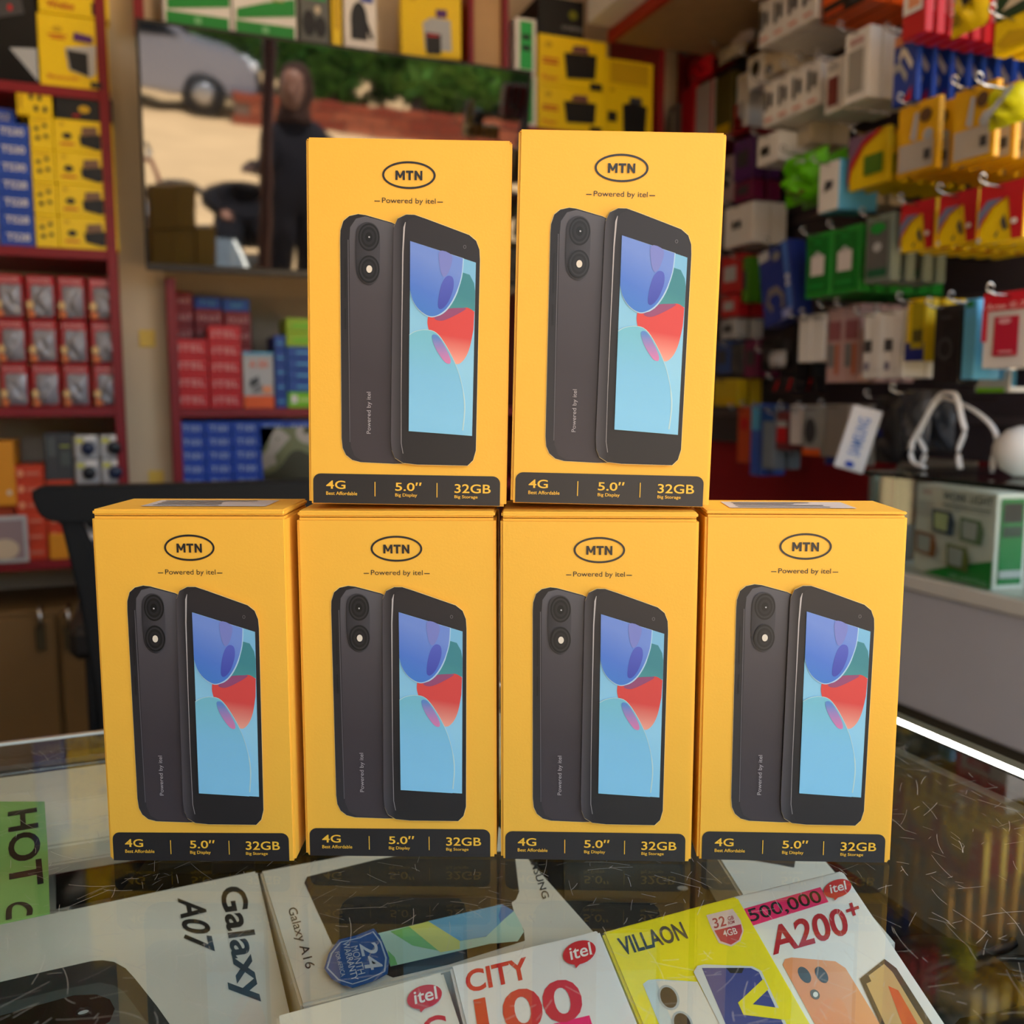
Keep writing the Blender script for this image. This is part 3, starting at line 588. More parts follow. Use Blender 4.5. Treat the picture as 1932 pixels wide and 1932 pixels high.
sbox('speaker_box', 'tall yellow box picturing a black square speaker at the right end', 'box', 1148, 0, 1240, 0, 'yellow', [('e', .15, .92, .05, .04, 'dyellow'), ('p', [(.36, .66), (.62, .72), (.88, .66), (.84, .06), (.62, .0), (.38, .08)], 'black'), ('r', .5, .70, .76, .82, 'dgrey'), ('r', .05, .3, .24, .5, 'black')], zb=zR, ht=.125, d=.15, dy=.02)
sbox('speaker_box', 'plain yellow box on the tall yellow box at the right end', 'box', 1148, 0, 1240, 0, 'yellow', [('r', .1, .1, .9, .9, 'dyellow')], zb=zR+.125, ht=.065, d=.15, dy=.02)
# ------------------------------------------------------------------ right wall: board, hooks and hanging packs
def YZ(px, py, X):
    p = on('X', px, py, X); return p.y, p.z
BX = 1.485
bd = thing('display_board', 'dark slatted display board on the right wall carrying rows of metal hooks', 'display board', None, (RW, 1.5, 1.0))
obj('board_panel', span(BX, .80, 1.03, RW-.002, 2.45, 2.01, M((58, 50, 56), .6, noise=.1, nscale=5), 0), bd, -bd.location)
for i in range(8): obj('board_rail', span(BX-.006, .80, 1.10+i*.115, BX, 2.45, 1.115+i*.115, M((84, 76, 80), .4, metal=.3), .001), bd, -bd.location)
obj('lower_panel', span(BX+.004, 1.36, .70, RW-.002, 1.56, 1.028, P_((150, 138, 126)), 0), bd, -bd.location)
chrome = M((190, 188, 186), .2, metal=1, noise=0)
def hook(y, z, Xf):
    p = [(BX, y, z), (Xf, y, z), (Xf-.03, y, z+.001), (Xf-.038, y, z+.004)]
    h = obj('hook', tube(p, .0018, chrome, 6), bd, -bd.location)
    obj('hook_tip', tube([(Xf-.038+.006*cos(a), y, z+.009+.006*sin(a)) for a in [i*pi/5 for i in range(10)]], .0014, chrome, 5, True), h)
def nth(i, n): return '' if n == 1 else (', frontmost on its hook' if i == 0 else f', {ORD[i]} from the front')
COLN = {2: ['left', 'right'], 3: ['left', 'middle', 'right'], 4: ['leftmost', 'second', 'third', 'rightmost']}
def hang(name, lab, cat, L, T, B, R, Xf, n=1, step=.03, th=.012, col='white', ops=(), m=1, body='card', roll=0, side=None, hk=True, yaw=0, crump=.35, gap=.002, zb=None):
    my = (T+B)/2; ya, yb = YZ(L, my, Xf)[0], YZ(R, my, Xf)[0]; z1, z0 = YZ(L, T, Xf)[1], YZ(L, B, Xf)[1]; z0 = z0 if zb is None else zb; h = z1-z0; wd_ = (ya-yb)/m
    grp = 'hanging '+lab if n*m > 1 else None
    for j in range(m):
        yc = ya-wd_*(j+.5)
        for i in range(n):
            jit = rnd.uniform(-.05, .05) if i else 0
            l2 = (f'{COLN[m][j]} '+lab if m > 1 else lab)+nth(i, n)
            me = cube(wd_-gap, th, h, P_(side or col, .35, .5), .0014) if body == 'card' else pouch(wd_, th, h, P_(col, .3, .5), (i+j) % 4, crump)
            o = thing(name, l2, cat, me, (Xf+i*step, yc+(rnd.uniform(-.003, .003) if i else 0), z0), (0, roll, -pi/2+yaw+jit), grp)
            if side: obj('front_panel', cube(wd_-gap-.002, .001, h-.002, P_(col, .35), 0, at=(0, -.0012, .001)), o)
            if ops and (i == 0 or body == 'card'): obj('printed_front', far_print(wd_-gap, h, ops, .0005), o, (0, -.0014 if side else (-.0008 if body == 'card' else -th*.12), 0))
        if hk: hook(yc, z1-.006, Xf)
slots = [('r', .12, .35, .34, .8, 'dgrey'), ('r', .5, .42, .74, .72, 'black'), ('r', .2, .1, .8, .16, (220, 150, 140))]
hang('charger_box', 'white charger box with dark slots in the high row', 'charger box', 1432, 8, 92, 1540, 1.27, 3, .055, .052, 'white', slots, 4)
hang('charger_box', 'white charger box with dark slots under the high row', 'charger box', 1440, 160, 242, 1548, 1.27, 3, .055, .052, 'white', slots, 4)
hang('earbud_box', 'small white box with a black earbud at the far end', 'earbud box', 1410, 112, 172, 1440, 1.34, 2, .05, .045, 'white', [('e', .55, .55, .28, .25, 'black')])
hang('earbud_box', 'cream box beside the small white earbud box', 'earbud box', 1441, 104, 150, 1478, 1.34, 2, .05, .045, 'cream', [('e', .3, .3, .2, .2, 'dgrey')])
hang('power_tool_pack', 'orange and black pack hanging at the top of the wall', 'pack', 1550, -28, 46, 1640, 1.27, 3, .05, .045, 'orange', [('r', .05, .0, .95, .38, 'black'), ('r', .1, .06, .5, .2, 'dorange'), ('e', .75, .2, .12, .12, 'dgrey')])
hang('cable_pack', 'white window box in front of the reddish one', 'cable box', 1592, 70, 200, 1640, 1.20, 4, .03, .026, 'white', [('r', .2, .12, .8, .72, (150, 146, 140)), ('r', .25, .8, .8, .88, (190, 150, 150))])
hang('cable_pack', 'white box with a reddish window near the blue packs', 'cable box', 1556, 120, 218, 1590, 1.24, 4, .03, .026, 'white', [('r', .2, .12, .8, .66, (120, 50, 50)), ('r', .25, .8, .8, .88, 'lgrey')])
hang('cable_pack', 'deep blue cable pack with white plugs', 'cable pack', 1684, 72, 205, 1730, 1.17, 8, .034, .012, 'blue', [('l', [(.3, .62), (.4, .74), (.55, .7), (.85, .48)], .12, 'white'), ('l', [(.1, .52), (.35, .55), (.65, .34)], .12, 'lgrey'), ('r', .1, .82, .5, .96, 'salmon'), ('p', [(.55, .02), (.9, .02), (.9, .22)], 'red')])
hang('cable_pack', 'red and white pack high on the wall', 'pack', 1702, -45, 78, 1748, 1.12, 9, .024, .016, 'red', [('r', .1, .35, .9, .98, 'white'), ('r', .3, .42, .8, .9, 'salmon')])
hang('gadget_pouch', 'yellow and black pouch hanging before the red packs', 'pouch', 1788, -42, 72, 1858, 1.06, 1, .03, .018, 'yellow', [('p', [(.4, .55), (.6, .95), (.95, .95), (.95, .6), (.5, .35)], 'black'), ('T', 'oraimo', .06, .3, .26, .9, 'lgrey', 90), ('T', 'EASY', .1, .1, .4, .3, 'black', 90)], body='pouch')
hang('cable_pack', 'yellow pack at the top right corner of the picture', 'pack', 1874, 46, 108, 1950, 1.08, 4, .03, .02, 'yellow', [('p', [(.1, .3), (.4, .6), (.95, .4), (.9, .1), (.3, .15)], 'dyellow')])
hang('gadget_pack', 'dark green pack with a pale gadget above the corner yellow pack', 'pack', 1878, -20, 42, 1950, 1.08, 2, .03, .02, (24, 60, 40), [('p', [(.2, .2), (.5, .6), (.95, .7), (.9, .3)], 'cream')])
clr = [('r', .08, .06, .92, .44, (176, 168, 160)), ('p', [(.35, .5), (.45, .85), (.55, .85), (.5, .45)], 'lgrey'), ('e', .72, .78, .14, .1, 'brown'), ('e', .8, .5, .12, .08, 'silver'), ('r', .72, .16, .88, .3, 'dgrey')]
hang('cable_pack', 'amber yellow pack with a clear window, left stack', 'cable pack', 1692, 208, 338, 1770, 1.16, 8, .032, .011, (226, 170, 18), clr)
hang('cable_pack', 'amber yellow pack with a clear window, right stack', 'cable pack', 1796, 178, 316, 1878, 1.10, 9, .034, .011, (222, 166, 18), clr)
hang('gadget_pouch', 'crumpled lime yellow pouch over the right amber stack', 'pouch', 1850, 172, 246, 1926, 1.03, 1, .03, .03, (214, 214, 20), [('p', [(.1, .4), (.3, .2), (.9, .8), (.8, .9), (.35, .45)], 'silver')], body='pouch')
hang('cable_pack', 'yellow pack with a red arc and a green picture', 'cable pack', 1602, 262, 362, 1676, 1.22, 6, .034, .012, 'yellow', [('p', [(0, .0), (.08, .35), (.4, .75), (.9, .98), (.0, .98)], 'red'), ('p', [(0, .2), (.05, .5), (.35, .85), (.7, .98), (0, .98)], (120, 90, 120)), ('r', .42, .2, .9, .56, (80, 120, 30))])
hang('cable_box', 'white box with a pale blue side near the green pouches', 'box', 1545, 312, 404, 1584, 1.22, 1, .03, .09, 'white', [('p', [(.3, .4), (.7, .45), (.75, .6), (.35, .62)], 'dgrey')], side='sky')
hang('cable_box', 'cream box hanging behind the pale blue one', 'box', 1588, 330, 396, 1640, 1.32, 2, .05, .04, 'cream', [('r', .2, .6, .8, .8, 'lgrey')])
hang('gadget_pouch', 'crumpled bright green pouch left of the pale blue box', 'pouch', 1468, 300, 392, 1545, 1.24, 3, .045, .04, (96, 190, 10), [('e', .6, .75, .12, .06, 'silver'), ('p', [(.3, .2), (.5, .3), (.8, .15), (.6, .08)], 'olive')], body='pouch', crump=.7)
rya = [('r', 0, .74, 1, 1, 'red'), ('p', [(0, .0), (.05, .3), (.3, .6), (.62, .74), (0, .74)], 'red'), ('p', [(0, .24), (.08, .42), (.3, .62), (.55, .74), (.2, .74), (0, .55)], (110, 120, 150)), ('p', [(.78, 0), (1, 0), (1, .74), (.66, .74)], 'red'), ('p', [(.52, .34), (.6, .46), (.68, .2), (.6, .16)], 'dgrey'), ('p', [(.4, .1), (.5, .2), (.46, .06)], 'dgrey'), ('e', .06, .06, .05, .05, 'lgrey'), ('e', .84, .3, .07, .05, 'white')]
for L, T, B, R, X, s in ((1700, 388, 478, 1766, 1.17, 'left'), (1772, 372, 466, 1846, 1.13, 'middle'), (1848, 356, 462, 1935, 1.09, 'right')):
    hang('cable_pack', f'red and yellow cable pack in the {s} of three stacks', 'cable pack', L, T, B, R, X, 7, .032, .013, 'yellow', rya)
hang('charger_box', 'white box with a black mark below the charger rows', 'charger box', 1428, 262, 316, 1470, 1.28, 2, .05, .048, 'white', [('r', .2, .3, .6, .6, 'black')])
hang('charger_box', 'plain cream box beside the black-marked white one', 'charger box', 1472, 252, 290, 1530, 1.33, 2, .05, .048, 'cream', [('r', .1, .7, .9, .8, 'lgrey')])
hang('charger_box', 'white box with a black plug mark', 'charger box', 1366, 396, 470, 1422, 1.36, 2, .05, .045, 'white', [('r', .3, .42, .42, .62, 'black'), ('r', .48, .42, .6, .62, 'black')])
hang('headset_box', 'long blue box hanging askew with a neckband headset picture', 'headset box', 1444, 466, 610, 1504, 1.24, 1, .03, .045, (36, 52, 128), [('l', [(.35, .18), (.2, .3), (.3, .42), (.55, .42), (.7, .3), (.66, .16)], .1, (120, 112, 110)), ('r', .05, .86, .4, .99, 'lgrey'), ('e', .62, .85, .12, .06, 'grey'), ('r', .84, .1, 1, .98, (70, 110, 190)), ('T', 'R8', .86, .4, .98, .55, 'white', 90), ('r', .66, .0, .98, .12, (130, 140, 200))], roll=radians(-12))
grn = [('r', .1, .08, .9, .92, (20, 108, 34)), ('r', .24, .34, .76, .64, (214, 206, 204)), ('p', [(.3, .64), (.5, .72), (.7, .64)], 'lgrey'), ('r', .2, .14, .8, .2, 'green'), ('e', .5, .85, .14, .03, 'green')]
hang('adapter_box', 'green box with a white adapter picture', 'adapter box', 1520, 446, 564, 1622, 1.20, 6, .034, .028, (34, 140, 44), grn, 2)
hang('screen_guard_pack', 'grey and green clear pack right of the green boxes', 'pack', 1632, 412, 536, 1684, 1.18, 4, .034, .02, (120, 132, 122), [('r', .12, .08, .88, .9, (92, 92, 90)), ('r', .14, .08, .86, .2, (30, 90, 60)), ('e', .5, .52, .16, .07, 'lgrey'), ('e', .5, .8, .3, .08, 'green')])
hang('cable_pack', 'dull red pack behind the left red and yellow stack', 'pack', 1702, 480, 520, 1740, 1.30, 2, .03, .02, 'red', [('r', .6, .1, .8, .9, 'salmon')])
hang('charger_box', 'plain white box under the long blue one', 'charger box', 1506, 596, 684, 1556, 1.24, 3, .05, .045, 'white', [('r', .1, .86, .9, .95, 'lgrey')], 2)
hang('cable_pack', 'pinkish clear pack under the green boxes', 'pack', 1560, 580, 722, 1624, 1.24, 4, .035, .028, (196, 160, 158), [('r', .12, .55, .9, .8, (150, 90, 96)), ('r', .15, .2, .55, .5, 'grey'), ('r', .6, .1, .85, .5, (190, 110, 80))], 2)
hang('charger_box', 'white box with square code marks under the grey pack', 'charger box', 1628, 592, 714, 1706, 1.19, 2, .05, .048, 'white', [('r', .1, .4, .5, .58, 'dgrey'), ('r', .15, .12, .4, .24, (120, 116, 140)), ('r', .55, .1, .9, .9, (216, 210, 206))], 2)
hang('cable_pack', 'yellow and blue pack beside the tall black box', 'pack', 1710, 566, 682, 1748, 1.17, 3, .034, .026, 'yellow', [('r', 0, 0, 1, .3, 'dblue'), ('r', .3, .2, .95, .92, (170, 150, 16)), ('r', .4, .3, .9, .5, 'olive')])
hang('headset_box', 'tall black box with a faint round emblem', 'headset box', 1760, 578, 726, 1812, 1.13, 2, .055, .05, 'black', [('e', .5, .45, .28, .14, 'dgrey'), ('e', .5, .45, .2, .1, 'black'), ('r', .3, .82, .7, .86, 'dgrey')])
hang('headset_box', 'narrow pale blue box right of the tall black box', 'headset box', 1815, 566, 716, 1842, 1.11, 2, .055, .05, 'sky', [('r', .2, .9, .8, .97, 'green')])
hang('power_bank_box', 'red and white power bank box at the right edge', 'power bank box', 1854, 556, 696, 1958, 1.06, 3, .06, .05, (222, 216, 212), [('r', 0, .76, 1, 1, (206, 24, 44)), ('r', 0, .36, .1, .8, (206, 24, 44)), ('r', .24, .16, .7, .68, (186, 26, 56)), ('e', .44, .62, .12, .04, (214, 150, 160)), ('t', 'Ares iE-79', .08, .78, .9, .86, (236, 190, 190)), ('r', .36, .20, .62, .23, (214, 140, 150))])
hang('charger_box', 'pale box under the red and white power bank box', 'charger box', 1838, 700, 740, 1906, 1.17, 2, .05, .045, (196, 196, 192), [('r', .1, .0, .9, .2, 'lime')])
hang('cable_pack', 'dark navy pack at the right edge under the power bank box', 'pack', 1910, 690, 730, 1960, 1.12, 2, .05, .04, (20, 24, 40), [('r', 0, 0, .2, 1, 'sky')])
# lower rows
hang('gadget_pouch', 'dark grey pouch left of the white cable loops', 'pouch', 1692, 735, 850, 1742, 1.16, 2, .05, .03, (66, 70, 80), [('r', .2, .8, .8, .95, 'dgrey')], body='pouch')
hang('gadget_pouch', 'black pouch behind the swinging white tag', 'pouch', 1640, 745, 872, 1690, 1.22, 2, .05, .03, (40, 40, 46), [('r', .2, .4, .6, .5, 'dblue')], body='pouch')
hang('cable_pack', 'grey clear pack left of the swinging white tag', 'pack', 1556, 762, 876, 1600, 1.24, 2, .04, .026, (136, 128, 122), [('r', .1, .0, .9, .14, 'dblue')])
hang('cable_pack', 'silver clear pack with a coiled dark cable', 'pack', 1516, 766, 858, 1556, 1.26, 2, .04, .026, (150, 152, 152), [('e', .35, .5, .28, .26, 'dgrey'), ('r', .0, .0, .9, .14, 'orange')])
hang('charger_box', 'slim white box in the lower row', 'charger box', 1490, 764, 838, 1512, 1.28, 2, .04, .03, (214, 206, 206), [('r', .2, .8, .8, .9, 'lgrey')])
hang('cable_pack', 'red and white pack in the lower row', 'pack', 1464, 776, 848, 1489, 1.30, 2, .04, .03, (120, 50, 54), [('r', .1, .2, .9, .6, 'red'), ('r', .1, .6, .9, .75, 'lgrey')])
hang('cable_pack', 'grey blue pack with a dark blue head in the lower row', 'pack', 1438, 766, 884, 1462, 1.30, 2, .04, .03, (120, 130, 142), [('r', 0, .76, 1, 1, (20, 70, 140))])
hang('cable_pack', 'bright blue pack in the lower row', 'pack', 1416, 762, 896, 1437, 1.33, 2, .04, .03, (60, 96, 190), [('r', .1, .64, .9, .98, 'sky')])
hang('cable_pack', 'dark orange pack in the lower row', 'pack', 1391, 768, 872, 1415, 1.34, 2, .04, .03, 'dorange', [('r', .3, .6, .9, .8, 'red')])
hang('cable_pack', 'dull yellow pack beside the upper right phone box', 'pack', 1346, 716, 766, 1392, 1.36, 2, .04, .03, (190, 160, 20), [('r', .1, .1, .9, .3, 'dyellow')])
for i, (L, T, B, R, c, s) in enumerate(((1360, 486, 556, 1398, 'red', 'taller red box'), (1360, 560, 600, 1392, 'red', 'low red box'), (1360, 604, 640, 1388, 'lgrey', 'small grey box'), (1352, 645, 705, 1376, (40, 70, 130), 'dark blue pack'), (1378, 650, 705, 1402, 'dgrey', 'dark grey pack'), (1404, 640, 712, 1430, 'magenta', 'dark purple pack'), (1400, 486, 572, 1412, (70, 130, 20), 'thin green pack'), (1360, 300, 384, 1382, (150, 130, 132), 'greyish pack'), (1384, 270, 345, 1420, 'purple', 'deep purple pack'), (1384, 348, 384, 1420, 'magenta', 'dark red pack'), (1436, 640, 700, 1470, (24, 24, 26), 'black pack'), (1472, 610, 712, 1502, (30, 28, 30), 'tall black pack'))):
    hang('accessory_pack', s+' near the upper right phone box', 'pack', L, T, B, R, 1.37 if L < 1430 else 1.33, 2, .045, .035, c, [('r', .2, .3, .8, .7, 'lgrey' if c == 'red' else 'dgrey')])
hang('microphone_pack', 'round white microphone head among black packs', 'microphone', 1442, 662, 694, 1472, 1.30, 1, .03, .03, (186, 184, 188), body='pouch', crump=.02)
hang('earbud_box', 'slim red and black pack below the round microphone head', 'pack', 1456, 712, 740, 1500, 1.31, 2, .05, .03, (36, 30, 32), [('p', [(.1, .1), (.3, .9), (.4, .9), (.2, .1)], 'red'), ('p', [(.7, .1), (.85, .9), (.95, .9), (.8, .1)], 'red')])
ZCS = YZ(1330, 275, 1.40)[1]
obj('corner_shelf', span(1.385, YZ(1416, 240, 1.40)[0], ZCS-.014, BX, YZ(1258, 240, 1.40)[0], ZCS-.0005, redm, .001), bd, -bd.location)
for L, T, B, R, c, o, s in ((1262, 205, 285, 1284, (110, 100, 92), [('r', .3, .1, .5, .9, 'cream')], 'thin grey box'), (1285, 172, 275, 1310, 'red', [('r', .6, .0, .9, .3, 'dred')], 'bright red box'), (1312, 166, 275, 1346, (176, 160, 152), [('r', .9, 0, 1, 1, 'red')], 'pale box with a red spine'), (1349, 150, 275, 1382, 'olive', [('r', .1, .05, .9, .2, 'dyellow')], 'olive box'), (1384, 200, 275, 1402, 'red', [('r', .2, .2, .8, .5, 'dred')], 'narrow red box'), (1390, 145, 196, 1412, 'white', [('r', .2, .2, .8, .5, 'lgrey')], 'small white box')):
    hang('accessory_box', s+' in the far corner above the upper right phone box', 'box', L, T, B, R, 1.40, 1, .04, .07, c, o, hk=False, zb=ZCS)
for L, T, B, R, c, s in ((1292, 118, 164, 1336, 'red', 'red pouch'), (1332, 74, 98, 1372, 'dblue', 'blue pouch'), (1346, 98, 124, 1396, 'cream', 'cream pouch'), (1372, 68, 96, 1414, (200, 180, 170), 'pale pouch')):
    hang('accessory_pouch', s+' hanging in the far corner under the overhead shelf', 'pouch', L, T, B, R, 1.39, 1, .04, .03, c, body='pouch')
# the swinging tag turns to the camera
p = on('X', 1607, 888, 1.10); q = on('X', 1607, 766, 1.10); hh = q.z-p.z
o = thing('cable_box', 'white box with blue lettering swinging askew from its hook', 'box', cube(.048, .022, hh, P_((214, 214, 220)), .002), (p.x, p.y+.01, p.z), (0, radians(15), -pi/4))
obj('printed_front', far_print(.048, hh, [('T', 'SAMSUNG', .32, .25, .72, .85, (90, 130, 200), 90), ('e', .5, .10, .16, .05, 'blue')], .0005), o)
# ------------------------------------------------------------------ overhead shelf on the right and the white carton on it
so = thing('overhead_shelf', 'overhead wooden shelf with a red edge along the right wall', 'shelf', None, (1.3, 1.6, 2.03))
obj('shelf_board', span(1.130, .8, 2.018, 1.498, 2.19, 2.038, M((166, 134, 98), .6, noise=.1), 0), so, -so.location)
obj('edge_strip', span(1.114, .8, 2.014, 1.130, 2.19, 2.042, M((170, 40, 20), .5), .001), so, -so.location)
carton('carton', 'white carton sticking out over the overhead shelf edge', 'carton', (1.25, 1.78, 2.0425), .40, .39, .2, 'white', [('r', .3, .3, .7, .5, 'lgrey')])

# ------------------------------------------------------------------ glass showcase on the right
CXF = 1.05; zc = YZ(1640, 886, CXF)[1]; ye = YZ(1640, 886, CXF)[0]; zf = .893
sg = glass_mat('showcase_glass', (.90, .95, .93))
cs = thing('glass_showcase', 'low glass showcase on a white base at the right, holding a work light box', 'showcase', None, (1.26, .7, 0))
def gpart(name, me, label=None): return obj(name, me, cs, -cs.location, label=label)
wb = M((172, 172, 180), .45, noise=.09, nscale=5)
gpart('base_panel', span(CXF, .2, .692, 1.46, ye, zf-.022, wb, .003), 'scuffed white base')
gpart('plinth', span(CXF+.012, .2, 0, 1.46, ye-.01, .692, M((58, 54, 44), .6), 0))
gpart('ledge', span(CXF-.006, .2, zf-.022, 1.46, ye, zf, M((190, 188, 182), .3), .002))
gpart('glass_lid', span(CXF-.004, .2, zc-.008, 1.46, ye+.004, zc, sg, .001))
gpart('front_pane', span(CXF, .2, zf, CXF+.005, ye-.012, zc-.008, sg, 0))
gpart('end_pane', span(CXF+.006, ye-.006, zf, 1.46, ye-.001, zc-.008, sg, 0))
gpart('corner_post', span(CXF, ye-.012, zf, CXF+.012, ye, zc-.008, M((120, 128, 122), .25, metal=.5), .001))
gpart('edge_line', span(CXF-.0055, .2, zc-.008, CXF-.0042, ye+.004, zc-.001, M((14, 22, 18), .2), 0))
# work light box
a = on('X', 1722, 1085, CXF+.035); b = on('X', 1872, 1104, CXF+.012)
d = b-a; ww = sqrt(d.x**2+d.y**2); hh = .130; zz = zf+.0005
o = thing('work_light_box', 'white and green box picturing four work lights inside the glass showcase', 'box', cube(ww, .05, hh, P_('white'), .001), ((a.x+b.x)/2, (a.y+b.y)/2, zz), (0, 0, atan2(d.y, d.x)))
ops = [('t', 'WORK LIGHT', .36, .86, .96, .95, 'dgrey'), ('r', .36, .80, .95, .82, 'grey'), ('t', 'PROJECTOR LIGHT', .42, .755, .95, .785, 'grey'), ('r', .1, .9, .22, .94, (200, 170, 170)), ('p', [(.16, .0), (1, .0), (1, .30), (.5, .14)], 'green'), ('t', 'LED LIGHTING', .5, .02, .96, .07, (150, 200, 160))]
for i in range(6): ops.append(('r', .05, .80-i*.03, .26, .812-i*.03, 'lgrey'))
for cx, cy, c in ((.40, .62, (60, 72, 96)), (.76, .58, (96, 120, 80)), (.2, .34, (150, 96, 60)), (.62, .27, (110, 118, 60))):
    ops += [('p', [(cx-.13, cy+.13), (cx+.12, cy+.12), (cx+.16, cy+.0), (cx+.14, cy-.14), (cx-.12, cy-.12)], c), ('p', [(cx-.10, cy+.10), (cx+.08, cy+.09), (cx+.07, cy-.10), (cx-.09, cy-.09)], (190, 196, 150) if cx == .4 else (176, 176, 178))]
obj('printed_front', far_print(ww, hh, ops, .0004), o)
sp = far_print(.05, hh, [('r', .12, .05, .88, .95, (30, 120, 60)), ('r', .2, .7, .8, .9, 'black'), ('r', .2, .55, .8, .66, (40, 60, 50)), ('r', .14, .12, .86, .2, 'lgrey')], .0004)
obj('printed_side', sp, o, (ww/2, .025, 0), (0, 0, pi/2))
o = thing('earphone_coil', 'black coiled earphones lying in the showcase at the right edge', 'earphones', tube([(.03*cos(t*.7)*(1+.05*sin(t)), .03*sin(t*.7), .006+.001*t) for t in range(24)], .006, P_('black'), 6), (1.10, .835, zf+.001))
# white flat cable loops and a white ball on the lid
cw = M((206, 202, 200), .35, noise=.04)
def lp(pts, X0, X1):
    n = len(pts); out = []
    for i, (px, py) in enumerate(smooth_pts(pts, False, 4)):
        out.append(on('X', px, py, X0+(X1-X0)*i/(4*(n-1))))
    return out
for i, (pts, Xa, Xb, s) in enumerate((([(1745, 882), (1722, 870), (1720, 838), (1740, 800), (1770, 748), (1790, 741), (1805, 748), (1815, 790), (1820, 815), (1808, 850), (1812, 884)], 1.11, 1.10, 'white looped flat cable standing on the showcase lid, left loop'), ([(1738, 866), (1746, 840), (1735, 806), (1768, 746), (1800, 744), (1850, 770), (1880, 805), (1876, 840), (1872, 880)], 1.13, 1.12, 'white looped flat cable arching wide on the showcase lid, right loop'))):
    P = lp(pts, Xa, Xb)
    zmin = min(v.z for v in P); P = [Vector((v.x, v.y, max(v.z-zmin+zc+.005, zc+.005))) for v in P]
    thing('flat_cable', s, 'cable', tube(P, .0052, cw, 8, False, .55), group='flat cables on the showcase')
b = on('X', 1930, 845, 1.14)
o = thing('globe_bulb', 'round white bulb lying on the showcase lid at the right edge', 'bulb', lathe([(.001, -.036), (.02, -.031), (.033, -.016), (.036, 0), (.032, .018), (.02, .031), (.013, .04), (.013, .052)], M((226, 224, 222), .25), 20), (b.x, b.y, zc+.037), (radians(80), 0, radians(50)))
obj('screw_cap', lathe([(.0135, .050), (.014, .055), (.013, .07), (.006, .074)], chrome, 14), o)
# ------------------------------------------------------------------ phone boxes lying and leaning under the counter glass
FW = Vector((sin(YAW), cos(YAW), 0))
class Lie:
    """a box lying under the glass: far corner o, far edge towards d, surface sloping by b towards the customer"""
    def __init__(s, o, d, z, b=0, d0=None):
        o_ = on('Z', *o, TOP+z); s.o = o_; s.n0 = Vector((0, 0, 1))-FW*b; s.n = s.n0.normalized()
        s.u = (s.hit(*d)-(s.hit(*d0) if d0 else o_)).normalized(); s.w = s.n.cross(s.u)
        if s.u.dot(Vector((cos(YAW), -sin(YAW), 0))) < 0: s.u = -s.u; s.w = -s.w
    def hit(s, px, py):
        d = ray(px, py); return CAM+d*((s.o-CAM).dot(s.n0)/d.dot(s.n0))
    def q(s, px, py):
        p = s.hit(px, py)-s.o; return (p.dot(s.u), p.dot(s.w))
    def Q(s, pts): return [s.q(*p) for p in pts]
    def make(s, name, label, u0, u1, v0, v1, t, col, rough=.35):
        e = Matrix((s.u, s.w, s.n)).transposed().to_euler()
        bm = bmesh.new(); bmesh.ops.create_cube(bm, size=1)
        for v in bm.verts: v.co = Vector((u0+(v.co.x+.5)*(u1-u0), v0+(v.co.y+.5)*(v1-v0), (v.co.z-.5)*t))
        bmesh.ops.bevel(bm, geom=list(bm.edges), offset=.0012, segments=2, affect='EDGES')
        return thing(name, label, 'box', bm_mesh(bm, P_(col, rough)), s.o, e, 'phone boxes under the counter glass')
    def text(s, p, t, A, B, C, mat, bold=.008): p.atext(t, s.q(*A), s.q(*B), s.q(*C), mat, bold)
TOPP = lambda x, y, l: (x, y, l)
c7 = lambda *pts: [(480+x/3.019, 1600+y/3.019) for x, y in pts]
c8 = lambda *pts: [(1100+x/2.322, 1560+y/2.322) for x, y in pts]
WH = (222, 216, 208)
# white box with a black phone picture, lettered Galaxy A07
L = Lie((485, 1641), (0, 1742), -.056, .09)
o = L.make('phone_box', 'white phone box lettered Galaxy A07 lying under the glass at the left', -.185, 0, -.125, 0, .045, WH)
p = Print(.00006); L.text(p, 'Galaxy', (399, 1678), (437, 1899), (461, 1670), 'black', .022); L.text(p, 'A07', (334, 1695), (350, 1790), (386, 1700), 'black', .022); p.on('lettering', o, TOPP)
c1 = lambda *pts: [(x/3.715, 1600+y/3.715) for x, y in pts]
p = Print(.00006); p.poly(L.Q(c1((-600, 1060), (0, 942), (350, 860), (640, 795), (720, 788), (800, 800), (880, 845), (940, 910), (1100, 1110), (1320, 1420), (-600, 1800))), M((44, 52, 56), .3, noise=.1))
p.poly(L.Q(c1((-600, 1260), (0, 1100), (400, 1000), (700, 945), (800, 965), (870, 1010), (1050, 1250), (1150, 1420), (-600, 1800))), M((70, 80, 82), .35, noise=.1))
p.poly(L.Q(c1((-600, 1400), (0, 1180), (520, 1035), (680, 1030), (770, 1065), (805, 1130), (770, 1220), (600, 1320), (-600, 1700))), M((24, 25, 27), .25, noise=.1))
a = L.q(*c1((585, 1150))[0]); p.ell(a[0], a[1], .0035, .0028, 'black'); p.ell(a[0], a[1]-.0006, .0022, .0012, 'silver')
p.on('phone_picture', o, TOPP)
